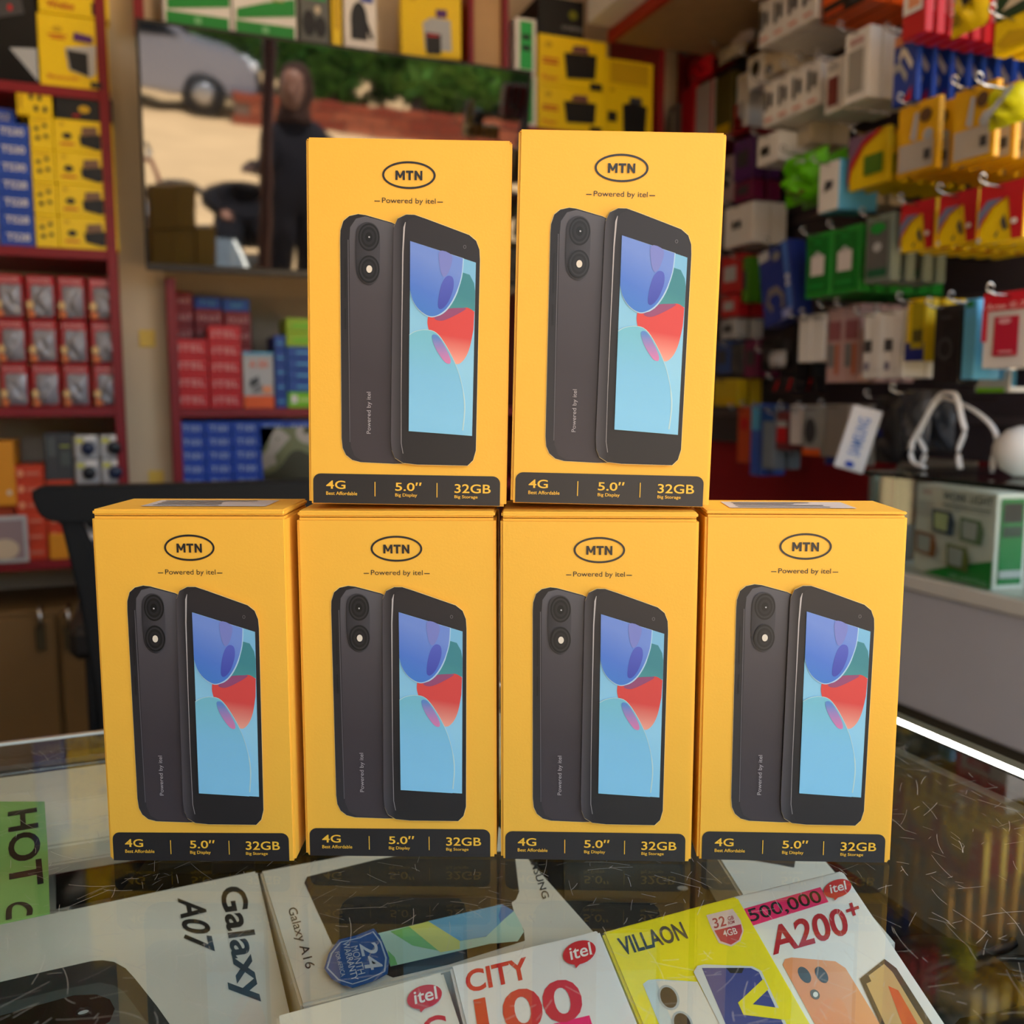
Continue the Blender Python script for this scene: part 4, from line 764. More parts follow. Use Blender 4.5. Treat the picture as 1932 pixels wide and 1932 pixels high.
# white box Galaxy A16
L = Lie((490, 1643), (848, 1828), -.056, .0, (540, 1903))
o = L.make('phone_box', 'white phone box lettered Galaxy A16 with a blue warranty badge under the glass', 0, L.q(1062, 1690)[0], L.q(540, 1903)[1], 0, .045, WH)
p = Print(.00006)
p.poly(L.Q(c7((285, 200), (300, 165), (500, 115), (700, 66), (900, 30), (1480, 20), (1490, 100), (1508, 250), (1490, 295), (1465, 312), (1480, 370), (1535, 470), (1540, 530), (1110, 665), (790, 740), (700, 700), (480, 560), (445, 550))), M((36, 34, 36), .3, noise=.08))
p.poly(L.Q(c7((480, 560), (485, 390), (560, 330), (1190, 330), (1215, 370), (760, 500))), M((24, 24, 28), .3))
p.on('phone_picture', o, TOPP)
p = Print(.00006); p.l = .0012
p.poly(L.Q(c7((700, 500), (1410, 335), (1480, 375), (1520, 450), (1535, 490), (1500, 545), (1340, 560), (775, 690))), M((178, 214, 204), .35, noise=.05))
p.poly(L.Q(c7((775, 490), (900, 455), (1050, 600), (900, 570))), M((120, 190, 110), .35)); p.poly(L.Q(c7((880, 462), (1000, 430), (1170, 520), (1170, 590), (1060, 610))), M((212, 214, 110), .35))
p.poly(L.Q(c7((990, 432), (1410, 335), (1475, 372), (1320, 520), (1170, 545))), M((106, 168, 206), .35)); p.poly(L.Q(c7((1410, 335), (1478, 374), (1400, 440), (1390, 400))), M((84, 128, 188), .35)); p.poly(L.Q(c7((760, 600), (800, 640), (815, 682), (775, 690))), M((110, 184, 120), .35))
p.on('screen_picture', o, TOPP)
p = Print(.00006); p.l = .002
p.poly(L.Q(c7((480, 545), (580, 520), (680, 480), (715, 520), (745, 590), (768, 650), (760, 740), (690, 780), (560, 822), (500, 805), (440, 770), (398, 710), (425, 620))), M((22, 84, 160), .3, noise=.05))
p.line(L.Q(c7((492, 560), (600, 535), (676, 500), (720, 560), (750, 650), (742, 728), (640, 775), (560, 800), (480, 775), (415, 708), (440, 625), (492, 560))), .0008, M((170, 190, 220), .4))
for t, A, B, C, bo in (('24', (678, 1789), (690, 1840), (710, 1785), .012), ('MONTH', (662, 1795), (676, 1848), (675, 1792), 0), ('WARRANTY', (646, 1787), (664, 1860), (658, 1784), .008), ('FOR AFRICA', (632, 1806), (644, 1852), (640, 1804), 0)): L.text(p, t, A, B, C, (196, 206, 226), bo)
p.on('warranty_badge', o, TOPP, 'blue shield badge')
p = Print(.00006); L.text(p, 'Galaxy A16', (538, 1716), (572, 1831), (559, 1711), 'dgrey', .004); L.text(p, 'SAMSUNG', (994, 1608), (1024, 1697), (1006, 1605), 'dgrey', .01); p.on('lettering', o, TOPP)
# hot phone box and its green paper label at the left edge
L = Lie((0, 1536), (200, 1526), -.070)
o = L.make('phone_box', 'pale phone box with a black phone picture at the left edge under the glass', -.11, .085, L.q(140, 1716)[1], 0.0, .034, (206, 200, 190))
p = Print(.00006); p.poly(L.Q([(104, 1600), (106, 1575), (118, 1560), (140, 1553), (300, 1530), (300, 1676), (106, 1716)]), M((22, 22, 24), .25, noise=.1)); p.on('phone_picture', o, TOPP)
L = Lie((0, 1512), (84, 1512), -.0115)
pts = L.Q([(-120, 1512), (84, 1512), (90, 1600), (94, 1722), (0, 1742), (-120, 1768)])
o = thing('paper_label', 'green paper label reading HOT under the glass at the left edge', 'label', prism(pts, -.0006, 0, M((136, 184, 104), .45, noise=.15, nscale=25), 'Z'), L.o, Matrix((L.u, L.w, L.n)).transposed().to_euler())
p = Print(.00008); L.text(p, 'HOT', (14, 1533), (17, 1680), (70, 1524), 'black', .022); p.line(L.Q(smooth_pts([(17, 1736), (18, 1715), (30, 1706), (46, 1707), (56, 1716), (55, 1728)], False)), .0022, 'black'); p.on('lettering', o, TOPP)
# leaning boxes
SL = .40
L = Lie((1130, 1752), (860, 1818), -.024, SL)
o = L.make('phone_box', 'white phone box lettered CITY 100 in red leaning under the glass', L.q(848, 1822)[0], 0, -.10, 0, .022, (226, 220, 220))
RD = M((206, 40, 50), .4, noise=.05); p = Print(.00006); L.text(p, 'CITY', (882, 1875), (1001, 1846), (876, 1833), RD, .024); L.text(p, '100', (905, 1968), (1107, 1920), (893, 1886), GR((206, 30, 90), (208, 60, 40), (-1, 0, 0), -.02, .06), .024); p.on('lettering', o, TOPP)
def logo(L, o, cx, cy, rx, ry, A, B, C, nm='maker_logo'):
    p = Print(.00006); p.l = .0006; p.poly(L.Q([(cx+rx*cos(t*pi/14)+.06*ry*sin(t*pi/14), cy+ry*sin(t*pi/14)-.22*rx*cos(t*pi/14)) for t in range(28)]), RD)
    p.poly(L.Q([(cx-rx*.4, cy+ry*.7), (cx-rx*.2, cy+ry*1.35), (cx+rx*.2, cy+ry*.75)]), RD); L.text(p, 'itel', A, B, C, (236, 226, 226), .012); p.on(nm, o, TOPP, 'red oval logo')
logo(L, o, 1093, 1799, 31, 22, (1077, 1814), (1117, 1803), (1073, 1790))
p = Print(.00006); p.poly(L.Q([(1045, 1932), (1112, 1916), (1130, 1975), (1045, 1990)]), M((240, 30, 110), .4)); p.l += .001; p.on('price_sticker', o, TOPP, 'pink price sticker')
L = Lie((835, 1830), (525, 1912), -.034, .25)
o = L.make('phone_box', 'white phone box with a red logo at the bottom middle edge under the glass', L.q(520, 1914)[0], 0, -.10, 0, .02, (230, 222, 212))
logo(L, o, 801, 1883, 33, 22, (783, 1898), (826, 1887), (780, 1873)); p = Print(.00006); L.text(p, 'C', (800, 1990), (850, 1980), (792, 1922), RD, 0); p.on('lettering', o, TOPP)
L = Lie((1390, 1688), (1135, 1757), -.018, .45)
o = L.make('phone_box', 'yellow phone box lettered VILLAON leaning under the glass', L.q(1135, 1757)[0], 0, -.10, 0, .024, (240, 222, 20))
p = Print(.00006); L.text(p, 'VILLAON', (1176, 1804), (1299, 1771), (1163, 1771), (40, 52, 60), .022); p.on('lettering', o, TOPP)
p = Print(.00006); p.poly(L.Q(c8((540, 388), (655, 360), (690, 410), (704, 455), (690, 500), (650, 526), (595, 510), (560, 440))), M((226, 196, 190), .4)); p.poly(L.Q(c8((575, 456), (692, 428), (697, 460), (682, 498), (648, 518), (602, 502))), M((190, 50, 70), .4))
L.text(p, '32', (1348, 1753), (1371, 1747), (1343, 1734), (176, 60, 70), .012); L.text(p, 'GB', (1374, 1738), (1385, 1735), (1372, 1731), (176, 60, 70)); L.text(p, 'ROM', (1374, 1746), (1386, 1743), (1373, 1740), (176, 60, 70)); L.text(p, '4GB', (1366, 1769), (1392, 1763), (1362, 1757), (236, 210, 210), .012); p.on('memory_badge', o, TOPP, 'red and pale shield badge')
p = Print(.00006)
p.poly(L.Q(c8((262, 690), (285, 672), (330, 668), (500, 680), (640, 930), (360, 930))), M((196, 206, 210), .35)); p.poly(L.Q(c8((320, 676), (500, 680), (640, 930), (420, 930))), M((222, 214, 206), .35))
for (x, y) in ((375, 750), (435, 865)):
    p.poly(L.Q(c8(*[(x+46*cos(t*pi/10)+12*sin(t*pi/10), y+56*sin(t*pi/10)) for t in range(20)])), (170, 176, 182)); p.poly(L.Q(c8(*[(x+36*cos(t*pi/10)+10*sin(t*pi/10), y+46*sin(t*pi/10)) for t in range(20)])), (52, 46, 44))
p.poly(L.Q(c8((484, 640), (500, 612), (530, 606), (740, 614), (780, 634), (920, 930), (630, 930))), M((206, 208, 210), .3)); p.poly(L.Q(c8((520, 622), (735, 622), (770, 640), (905, 930), (650, 930))), GR((78, 78, 130), (44, 62, 140), (1, 0, 0), -.05, .0)); p.poly(L.Q(c8((625, 622), (705, 622), (695, 645), (645, 645))), 'black')
p.poly(L.Q(c8((678, 775), (790, 670), (812, 715), (742, 782), (868, 800), (882, 850), (702, 828))), M((240, 222, 20), .4)); p.on('phone_picture', o, TOPP)
L = Lie((1590, 1640), (1390, 1688), -.016, .45)
o = L.make('phone_box', 'white phone box lettered A200+ with a pink price sticker leaning under the glass', L.q(1375, 1692)[0], 0, -.115, 0, .02, (232, 228, 228))
p = Print(.00006); L.text(p, 'A200', (1459, 1803), (1605, 1762), (1448, 1750), (180, 24, 40), .022); L.text(p, '+', (1600, 1732), (1624, 1724), (1593, 1708), (180, 24, 40), .02); p.on('lettering', o, TOPP)
p = Print(.00006); p.poly(L.Q(c8((705, 360), (1040, 265), (1075, 330), (740, 435))), M((240, 40, 110), .4)); L.text(p, '500,000', (1419, 1744), (1555, 1705), (1408, 1717), 'black', .01); p.on('price_sticker', o, TOPP, 'pink sticker with handwritten price')
logo(L, o, 1580, 1678, 26, 17, (1567, 1688), (1597, 1680), (1564, 1671))
p = Print(.00006); p.poly(L.Q(c8((874, 605), (885, 580), (915, 573), (1105, 590), (1150, 620), (1340, 930), (1050, 930))), GR((226, 130, 80), (240, 176, 130), (1, 0, 0), -.07, -.01))
for x, y in ((970, 650), (1045, 650)): p.poly(L.Q(c8(*[(x+26*cos(t*pi/10)+14*sin(t*pi/10), y+36*sin(t*pi/10)) for t in range(20)])), (70, 76, 84))
p.poly(L.Q(c8(*[(1016+20*cos(t*pi/8)+6*sin(t*pi/8), 736+22*sin(t*pi/8)) for t in range(16)])), (110, 100, 90)); p.poly(L.Q(c8(*[(1018+11*cos(t*pi/8), 737+12*sin(t*pi/8)) for t in range(16)])), 'white')
p.poly(L.Q(c8((1212, 668), (1320, 582), (1372, 622), (1570, 930), (1330, 930))), (74, 60, 44)); p.poly(L.Q(c8((1240, 690), (1262, 680), (1250, 655), (1318, 604), (1355, 640), (1530, 930), (1350, 930))), M((206, 166, 110), .35)); p.poly(L.Q(c8((1335, 700), (1380, 720), (1500, 930), (1420, 930))), M((222, 96, 40), .35)); p.on('phone_picture', o, TOPP)
# white box behind, black boxes under
L = Lie((1360, 1618), (1544, 1610), -.045)
o = L.make('phone_box', 'plain white phone box peeping out behind the A200 box', L.q(1352, 1615)[0], L.q(1548, 1610)[0], -.085, .02, .04, (214, 214, 214)); p = Print(); p.poly(L.Q(c8((700, 140), (930, 150), (925, 180), (850, 165))), 'dgrey'); p.on('phone_picture', o, TOPP)
L = Lie((1060, 1590), (1380, 1595), -.07)
o = L.make('phone_box', 'black phone box lying between the A16 box and the plain white one', L.q(1062, 1600)[0], L.q(1340, 1600)[0], -.13, .0, .032, (26, 28, 30), .25)
p = Print(.0001); p.poly(L.Q(c8((-20, 200), (60, 165), (440, 170), (480, 250), (380, 340), (0, 330))), M((40, 44, 46), .2)); a = L.q(1288, 1677); p.ell(*a, .003, .0025, 'silver'); p.on('phone_picture', o, TOPP)
L = Lie((215, 1590), (480, 1580), -.088)
o = L.make('phone_box', 'black phone box behind the A07 box', 0.015, .118, -.045, .0, .016, (22, 22, 24), .25); p = Print(); p.poly(L.Q([(400, 1610), (480, 1606), (480, 1640), (400, 1650)]), 'dgrey'); p.on('label_print', o, TOPP)
# black earphones with leads at the right
bk = M((14, 14, 15), .35)
c = on('Z', 1789, 1835, .87)
t = thing('headphones', 'black headphones with a coiled lead lying under the glass at the right', 'headphones', None, c)
t.location.z = .846
obj('ear_cup', lathe([(.006, 0), (.032, 0), (.036, .006), (.036, .018), (.030, .026), (.012, .028)], bk, 28), t)
c2 = on('Z', 1900, 1925, .87)-c; obj('ear_cup', lathe([(.006, 0), (.022, 0), (.026, .006), (.026, .016), (.02, .022), (.01, .024)], bk, 24), t, (c2.x, c2.y, 0))
def gz(pts, z=.866): return [on('Z', x, y, z)-Vector((c.x, c.y, .846)) for x, y in smooth_pts(pts, False, 5)]
obj('headband', tube(gz([(1770, 1800), (1820, 1790), (1870, 1800), (1935, 1770), (2000, 1800)]), .0028, bk, 8), t)
obj('cable', tube(gz([(1830, 1840), (1850, 1870), (1855, 1900), (1880, 1935)]), .0022, bk, 8), t); obj('cable', tube(gz([(1840, 1820), (1890, 1835), (1960, 1850)]), .0022, bk, 8), t); obj('cable', tube(gz([(1840, 1815), (1900, 1808), (1970, 1812)]), .002, bk, 8), t)

# ------------------------------------------------------------------ office chair and backpack in the aisle
CYP = 1.30
def cy(px, py, Y=CYP): p = on('Y', px, py, Y); return (p.x, p.z)
bkm = M((9, 9, 10), .6, .25, noise=.1)
xl, xr = cy(62, 930)[0], cy(690, 930)[0]; zt_ = cy(300, 914)[1]; xc = (xl+xr)/2
ch = thing('office_chair', 'black office chair with an open backrest behind the left phone boxes', 'chair', None, (xc, CYP+.2, 0))
def chp(n, me): return obj(n, me, ch, -ch.location)
top = smooth_pts([cy(75, 918), cy(300, 914), cy(690, 902)], False)+smooth_pts([cy(700, 935), cy(680, 975), cy(640, 985)], False)+smooth_pts([cy(560, 975), cy(170, 985), cy(116, 984), cy(82, 976), cy(64, 945), cy(62, 928)], False)
chp('headrest_bar', prism(top, CYP-.012, CYP+.03, bkm, 'Y', .003))
for s, pts in ((0, [(112, 975), (150, 975), (178, 1040), (205, 1180), (222, 1400), (222, 1480), (195, 1480), (178, 1300), (150, 1130)]),):
    q = [cy(*a) for a in pts]; chp('side_bar', prism(q, CYP-.005, CYP+.025, bkm, 'Y', .003)); chp('side_bar', prism([(2*xc-a[0], a[1]) for a in q], CYP-.005, CYP+.025, bkm, 'Y', .003))
zb_ = cy(200, 1470)[1]
chp('lower_bar', prism([(cy(200, 1470)[0], zb_-.02), (2*xc-cy(200, 1470)[0], zb_-.02), (2*xc-cy(200, 1470)[0], zb_+.02), (cy(200, 1470)[0], zb_+.02)], CYP, CYP+.02, bkm, 'Y', .003))
chp('seat', prism([(xc-.24, CYP+.04), (xc+.24, CYP+.04), (xc+.25, CYP+.4), (xc+.18, CYP+.48), (xc-.18, CYP+.48), (xc-.25, CYP+.4)], .42, .49, bkm, 'Z', .012))
for s in (-1, 1):
    xa = xc+s*(xc-cy(165, 1245)[0]); chp('armrest', span(xa-.025, CYP+.06, cy(165, 1240)[1]-.02, xa+.025, CYP+.30, cy(165, 1240)[1]+.025, M((24, 18, 15), .6), .01)); chp('arm_post', span(xa-.012, CYP+.15, .46, xa+.012, CYP+.19, cy(165, 1240)[1]-.018, bkm, .002))
chp('back_bracket', span(xc-.03, CYP+.005, .44, xc+.03, CYP+.06, zb_, bkm, .004))
chp('gas_column', tube([(xc, CYP+.25, .08), (xc, CYP+.25, .43)], .025, chrome, 12))
for i in range(5):
    a = 2*pi*i/5+.3; e = (xc+.27*cos(a), CYP+.25+.27*sin(a), .07); lg = chp('base_leg', tube([(xc, CYP+.25, .10), e], [.026, .016], bkm, 8))
    cst = obj('castor', lathe([(.004, -.012), (.028, -.012), (.028, .012), (.004, .012)], bkm, 14), lg, (e[0], e[1], .030), (pi/2, 0, a))
cam_m = bpy.data.materials.new('camouflage'); cam_m.use_nodes = True; nt = cam_m.node_tree
tc = nt.nodes.new('ShaderNodeTexCoord'); nz = nt.nodes.new('ShaderNodeTexNoise'); nz.inputs['Scale'].default_value = 14; nz.inputs['Detail'].default_value = 1.5
cr = nt.nodes.new('ShaderNodeValToRGB'); cr.color_ramp.interpolation = 'CONSTANT'; E_ = cr.color_ramp.elements
E_[0].color = (*lin((44, 46, 34)), 1); E_[1].position = .44; E_[1].color = (*lin((86, 92, 66)), 1)
for ps, cc in ((.52, (134, 130, 124)), (.6, (58, 60, 44)), (.68, (150, 148, 146))): e = E_.new(ps); e.color = (*lin(cc), 1)
nt.links.new(tc.outputs['Object'], nz.inputs['Vector']); nt.links.new(nz.outputs['Fac'], cr.inputs[0]); nt.links.new(cr.outputs[0], nt.nodes['Principled BSDF'].inputs['Base Color']); nt.nodes['Principled BSDF'].inputs['Roughness'].default_value = .8
xb0 = cy(508, 880, 1.45)[0]; zb1 = cy(560, 806, 1.45)[1]
bp_ = thing('backpack', 'camouflage backpack standing on the office chair', 'backpack', pouch(.34, .22, zb1-.495, cam_m, 3, .08, 14, 16), (xb0+.165, CYP+.10, .4935))
obj('carry_loop', tube([(-.03, .11, zb1-.505), (-.02, .11, zb1-.48), (.02, .11, zb1-.48), (.03, .11, zb1-.505)], .006, P_((60, 64, 44)), 6), bp_)
obj('front_pocket', pouch(.22, .10, .20, cam_m, 5, .1), bp_, (0, -.03, .06))
# ------------------------------------------------------------------ the sunny street behind the camera, seen in the television glass
sand = M((222, 184, 136), .9, .1, noise=.12, nscale=1.2)
struct('ground', span(-14, -40, -.12, 16, FY, -.05, sand, 0))
struct('wall_sky_blocker', span(LW-.1, FY-.06, 2.28, RW+.1, FY, 2.75, M((120, 60, 50), .6), 0))  # unseen fascia added to cut the sky light reaching the back
struct('wall_sun_blocker', span(LW-.1, -1.35, 2.75, RW+.1, FY, 2.80, M((120, 60, 50), .6), 0))  # unseen awning added to keep direct sun out of the shop
post = refl(505, 160, -1.3)
thing('awning_post', 'red brown post holding up the awning at the shop front', 'post', tube([(post.x, -1.3, -.05), (post.x, -1.3, 2.75)], .035, M((92, 44, 30), .6), 12))
# garden wall of bricks (pieces of one far wall, seen only as a dull band)
gw = -12.2
a = refl(640, 215, gw); b = refl(930, 250, gw); zt2 = max(.42, refl(760, 214, gw).z)
wl_ = thing('garden_wall', 'low red brick garden wall across the street', 'wall', None, (4.2, gw, -.05))
bw, bh = .44, .15; brm = [cube(bw-.02, .2, bh-.02, M(c, .85, .1, noise=.12), 0) for c in ((150, 76, 54), (134, 62, 46), (164, 92, 66))]
obj('mortar', span(-2.6, .02, 0, 6.2, .18, zt2, M((120, 100, 86), .9), 0), wl_)
for r_ in range(int(zt2/bh)+1):
    for c_ in range(19): obj('brick', rnd.choice(brm), wl_, (-2.4+c_*bw+(bw/2 if r_ % 2 else 0), 0, r_*bh))
# trees
def leaf_cloud(n, cx, cy_, cz, rx, ry, rz, s, seed):
    r = random.Random(seed); V = []; Fc = []
    for i in range(n):
        while True:
            x, y, z = r.uniform(-1, 1), r.uniform(-1, 1), r.uniform(-1, 1)
            d = x*x+y*y+z*z
            if .25 < d < 1 and sin(5*x+seed)*sin(4*z+2*seed) > -.75: break
        p = Vector((cx+x*rx, cy_+y*ry, cz+z*rz)); u = Vector((r.gauss(0, 1), r.gauss(0, 1), r.gauss(0, .5))).normalized(); v = u.orthogonal().normalized(); k = s*r.uniform(.6, 1.3); b = len(V)
        V += [p-u*k, p+v*k*.5, p+u*k, p-v*k*.5]; Fc.append((b, b+1, b+2, b+3))
    return V, Fc
lfm = [M((64, 120, 40), .6, .3, noise=.25, nscale=3), M((44, 86, 36), .6, .3, noise=.25, nscale=3), M((96, 148, 56), .6, .3, noise=.25, nscale=3)]
bark = M((96, 84, 84), .8, noise=.2, nscale=8)
def tree(label, px, py, Y, rx, rz, lean, mi, seed, cz, group='trees across the street'):
    b = refl(px, py, Y); x = b.x
    t = thing('street_tree', label, 'tree', None, (x, Y, -.05), group=group)
    obj('trunk', tube([(0, 0, 0), (lean*.3, 0, cz*.35), (lean, 0, cz*.7), (lean*1.2, .1, cz)], [.16, .12, .09, .05], bark, 10), t)
    V, Fc = leaf_cloud(7000, lean, 0, cz, rx, 1.2, rz, .17, seed); cr_ = obj('crown', mesh_from(V, Fc, [lfm[mi]]), t); cr_['kind'] = 'stuff'
for lab, px, Y, rx, rz, ln, mi, sd_, cz in (
    ('leafy tree behind the front of the car', 330, -18, 2.2, 1.4, .1, 1, 3, 2.2), ('bright green tree left of the middle', 480, -17, 1.8, 1.5, .1, 0, 5, 1.9), ('bright green tree behind the brick wall', 620, -14.5, 1.9, 1.3, .3, 0, 7, 1.5),
    ('tree with a leaning grey trunk right of the middle', 790, -13.6, 1.7, 1.3, .6, 2, 8, 1.7), ('dark dense tree at the right across the street', 920, -14.5, 2.0, 1.5, -.2, 1, 11, 1.5), ('low dark tree at the far right end of the wall', 1060, -14, 2.0, 1.5, -.2, 1, 12, 1.4),
    ('tall tree far behind the car', 420, -24, 4.2, 2.6, .2, 1, 14, 3.0), ('tall tree far behind the brick wall', 700, -23, 4.4, 2.6, .2, 0, 17, 2.8), ('tall dark tree at the far right', 930, -24, 4.4, 2.8, .2, 1, 19, 2.8), ('tall tree beyond the far left of the street', 200, -25, 4.0, 2.8, .2, 1, 21, 3.0)):
    tree(lab, px, 100, Y, rx, rz, ln, mi, sd_, cz)
# parked car
cyy = -13.2; cf = refl(468, 205, cyy); cxx = cf.x-2.1
car = thing('parked_car', 'silver car parked across the sandy street', 'car', None, (cxx, cyy, -.05))
side = [(-2.1, .32), (-2.15, .75), (-1.9, .98), (-1.1, 1.05), (-.6, 1.48), (.55, 1.5), (1.15, 1.08), (1.8, .98), (2.08, .80), (2.12, .4), (2.0, .28)]
cb = M((150, 150, 160), .25, .6, metal=.3, noise=.02)
obj('body', prism(side, -.8, .8, cb, 'Y', .06), car)
obj('side_window', prism([(-1.0, 1.06), (-.55, 1.40), (.5, 1.42), (1.0, 1.08)], .802, .812, M((24, 28, 32), .1), 'Y'), car); obj('windscreen', prism([(.62, 1.45), (1.18, 1.10), (1.2, 1.13), (.66, 1.48)], -.6, .6, M((24, 28, 32), .1), 'Y'), car)
for x in (-1.35, 1.35):
    for y in (-.72, .72):
        wh = obj('wheel', lathe([(.05, -.1), (.28, -.11), (.32, -.08), (.32, .08), (.28, .11), (.05, .1)], M((26, 26, 28), .7), 20), car, (x, y, .32), (pi/2, 0, 0)); obj('hub_cap', lathe([(.02, .10), (.18, .115), (.14, .125), (.03, .13)], M((180, 180, 184), .3, metal=.8), 16), wh, (0, 0, 0), (pi if y > 0 else 0, 0, 0))
for y in (-.55, .55): obj('headlight', span(1.96, y-.2, .70, 2.13, y+.2, .86, M((236, 238, 240), .1), .03), car)
# people: one continuous skinned body each
def body(name, verts, edges, radii, mat, parent):
    me = bpy.data.meshes.new(name); me.from_pydata(verts, edges, []); o = obj(name, me, parent); me.materials.append(mat)
    sk = o.modifiers.new('skin', 'SKIN'); sk.use_smooth_shade = True
    for i, r in enumerate(radii): me.skin_vertices[0].data[i].radius = (r if isinstance(r, tuple) else (r, r))
    me.skin_vertices[0].data[0].use_root = True
    ss = o.modifiers.new('sub', 'SUBSURF'); ss.levels = ss.render_levels = 2
    return o
skinm = M((150, 104, 82), .5, noise=.05); robe = M((30, 28, 34), .8, .2, noise=.1); scarf = M((62, 38, 28), .8, .2, noise=.1)
def woman():
    Y = -2.15; h = refl(566, 178, Y); s = h.z/1.50
    t = thing('person', 'person in dark clothes and a brown headscarf reaching out one arm', 'person', None, (h.x, Y, -.05))
    z = lambda v: v*s+.05
    V = [(0, 0, z(.86)), (0, 0, z(1.05)), (.0, 0, z(1.25)), (-.01, 0, z(1.36)), (-.02, .01, z(1.42)), (-.03, .02, z(1.52)),
         (-.15, 0, z(1.24)), (-.22, .12, z(1.02)), (-.34, .26, z(1.05)), (.16, 0, z(1.24)), (.21, .03, z(.98)), (.14, .16, z(.86)), (-.09, 0, z(.8)), (-.10, .02, z(.42)), (-.10, 0, z(.04)), (-.10, .12, z(.02)), (.09, 0, z(.8)), (.10, .02, z(.42)), (.10, 0, z(.04)), (.10, .12, z(.02))]
    E2 = [(0, 1), (1, 2), (2, 3), (3, 4), (4, 5), (2, 6), (6, 7), (7, 8), (2, 9), (9, 10), (10, 11), (0, 12), (12, 13), (13, 14), (14, 15), (0, 16), (16, 17), (17, 18), (18, 19)]
    R_ = [(.19, .15), (.17, .14), (.18, .13), .06, .05, (.085, .10), .075, .055, .04, .075, .055, .04, .13, .10, .08, .05, .13, .10, .08, .05]
    b_ = body('body', V, E2, R_, robe, t)
    hd = lathe([(.01, -.12), (.05, -.11), (.072, -.05), (.078, .02), (.07, .075), (.04, .11), (.005, .12)], skinm, 18); hx = (-.045, .05, z(1.53)); obj('face', hd, t, hx)
    obj('nose', lathe([(.004, -.03), (.016, -.02), (.014, .0), (.006, .025)], skinm, 10), t, (-.06, .125, z(1.53)))
    obj('headscarf', lathe([(.12, -.19), (.11, -.15), (.095, -.10), (.105, -.04), (.108, .05), (.085, .12), (.04, .15), (.004, .155)], scarf, 20), t, (-.025, .0, z(1.53)))
    for sd_, (px_, py_, pz_) in ((-1, V[8]), (1, V[11])):
        hv = [(px_, py_, pz_), (px_-.02, py_+.08, pz_)]; he = [(0, 1)]; hr = [(.032, .018), (.036, .016)]
        for f_ in range(4): k = len(hv); hv += [(px_-.045+f_*.018, py_+.12, pz_+.002), (px_-.047+f_*.018, py_+.155-.006*abs(f_-1.5), pz_-.012)]; he += [(1, k), (k, k+1)]; hr += [.009, .008]
        k = len(hv); hv += [(px_+.03, py_+.07, pz_), (px_+.04, py_+.1, pz_-.01)]; he += [(0, k), (k, k+1)]; hr += [.010, .008]
        body('hand', hv, he, hr, skinm, t)
woman()
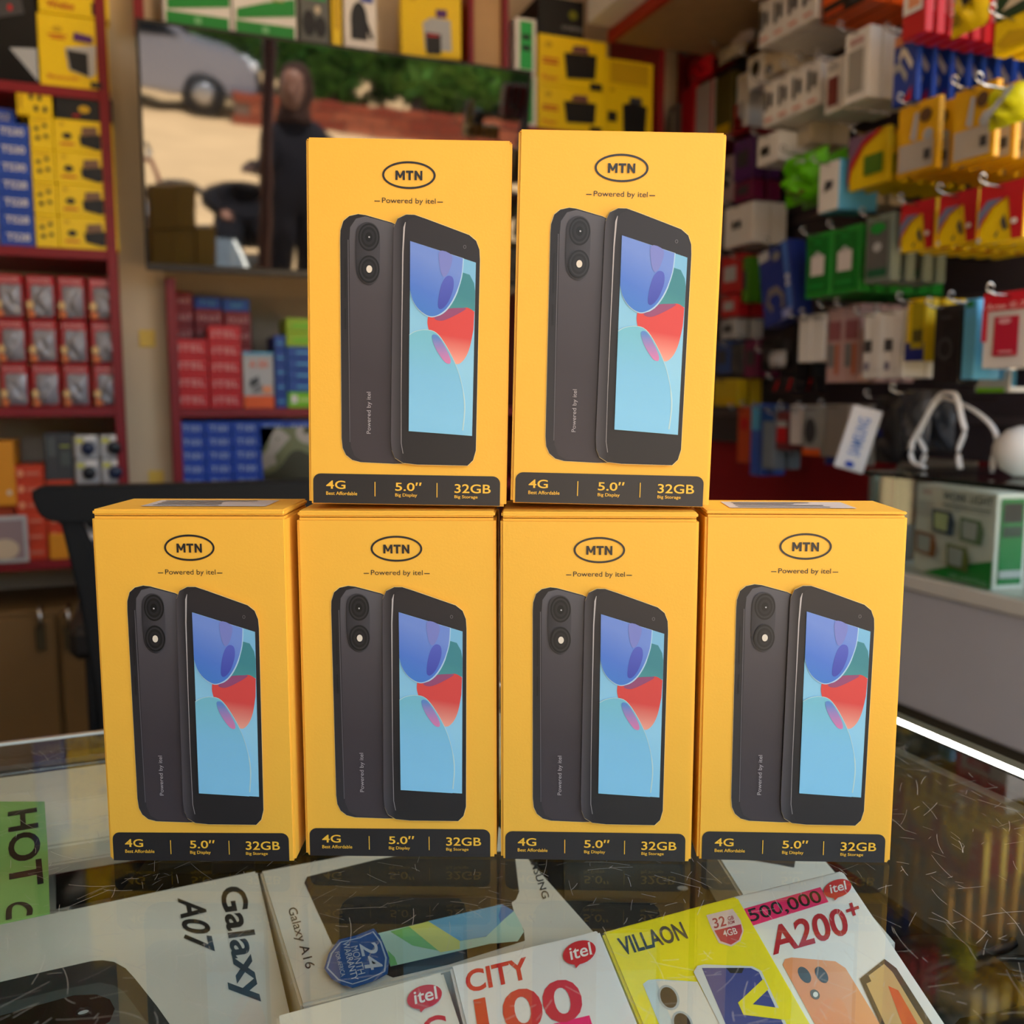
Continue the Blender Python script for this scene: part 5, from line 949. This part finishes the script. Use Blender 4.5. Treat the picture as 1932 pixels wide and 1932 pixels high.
def sitter():
    Y = -3.0; h = refl(462, 352, Y); t = thing('person', 'seated person in black seen from behind as a dark silhouette', 'person', None, (h.x, Y, -.05)); H_ = h.z+.05
    V = [(0, 0, .42), (0, .02, .42+(H_-.42)*.45), (0, .02, .42+(H_-.42)*.72), (0, .03, .42+(H_-.42)*.86), (0, .04, H_-.06),
         (-.17, .0, .42+(H_-.42)*.68), (-.27, .06, .62), (-.17, .24, .56), (.17, .0, .42+(H_-.42)*.68), (.27, .06, .62), (.17, .24, .56), (-.12, .05, .42), (-.16, .42, .44), (-.16, .44, .06), (-.16, .54, .04), (.12, .05, .42), (.16, .42, .44), (.16, .44, .06), (.16, .54, .04)]
    E2 = [(0, 1), (1, 2), (2, 3), (3, 4), (2, 5), (5, 6), (6, 7), (2, 8), (8, 9), (9, 10), (0, 11), (11, 12), (12, 13), (13, 14), (0, 15), (15, 16), (16, 17), (17, 18)]
    R_ = [(.27, .2), (.25, .19), (.22, .15), .075, (.10, .11), .10, .075, .05, .10, .075, .05, .14, .11, .07, .05, .14, .11, .07, .05]
    body('body', V, E2, R_, M((18, 17, 22), .85, .15), t)
    for s in (-1, 1): body('hand', [(s*.17, .24, .56), (s*.14, .31, .55), (s*.16, .36, .54), (s*.14, .37, .54), (s*.12, .36, .54), (s*.10, .35, .54), (s*.10, .29, .57)], [(0, 1), (1, 2), (1, 3), (1, 4), (1, 5), (0, 6)], [.03, .034, .01, .01, .01, .009, .01], skinm, t)
    st = thing('stool', 'low wooden stool under the seated person', 'stool', None, (h.x, Y-.02, -.05)); obj('seat', span(-.19, -.17, .15, .19, .17, .19, woodm, .004), st)
    for x in (-.15, .15):
        for y in (-.13, .13): obj('leg', span(x-.02, y-.02, 0, x+.02, y+.02, .15, woodm, 0), st)
sitter()
# bicycle wheel side of a parked bicycle, cooler on a crate
Yb = -3.4; w0 = refl(335, 410, Yb); wr = abs(refl(372, 410, Yb).x-w0.x)
bi = thing('bicycle', 'bicycle parked on the sand beside the cooler', 'bicycle', None, (w0.x, Yb, -.05)); bkk = M((30, 30, 32), .5)
wr = max(.3, wr)
for i, x in enumerate((0, -1.02)):
    wv = obj('wheel', tube([(x+wr*cos(t*pi/16), 0, wr+.02+wr*sin(t*pi/16)) for t in range(32)], .022, bkk, 8, True), bi)
    for k in range(8): obj('spoke', tube([(x, 0, wr+.02), (x+wr*cos(k*pi/4), 0, wr+.02+wr*sin(k*pi/4))], .003, chrome, 4), wv)
fz = wr+.02
obj('frame', tube([(0, 0, fz), (-.18, 0, fz+.45), (-.62, 0, fz+.42), (-.58, 0, fz-.05), (-1.02, 0, fz), (-.62, 0, fz+.42), (-.66, 0, fz+.52)], .018, M((130, 30, 30), .4), 8), bi); obj('handlebar', tube([(-.2, -.26, fz+.52), (-.18, 0, fz+.5), (-.2, .26, fz+.52)], .014, chrome, 8), bi); obj('saddle', span(-.78, -.06, fz+.52, -.54, .06, fz+.58, bkk, .02), bi)
Yc = -2.4; k0, k1 = refl(270, 440, Yc), refl(345, 400, Yc); kz0, kz1 = refl(305, 450, Yc).z, refl(305, 394, Yc).z
thing('crate', 'dark wooden crate carrying the white cooler', 'crate', span(k0.x-.02, Yc-.2, -.05, k1.x+.02, Yc+.12, kz0-.002, M((44, 34, 30), .7), .005))
cl = thing('cooler', 'pale grey cooler box standing on the dark crate', 'cooler', span(k0.x, Yc-.2, kz0, k1.x, Yc+.12, kz1-.03, M((170, 176, 186), .4), .01)); obj('cooler_lid', span(k0.x-.008, Yc-.21, kz1-.03, k1.x+.008, Yc+.13, kz1, P_('white'), .008), cl)
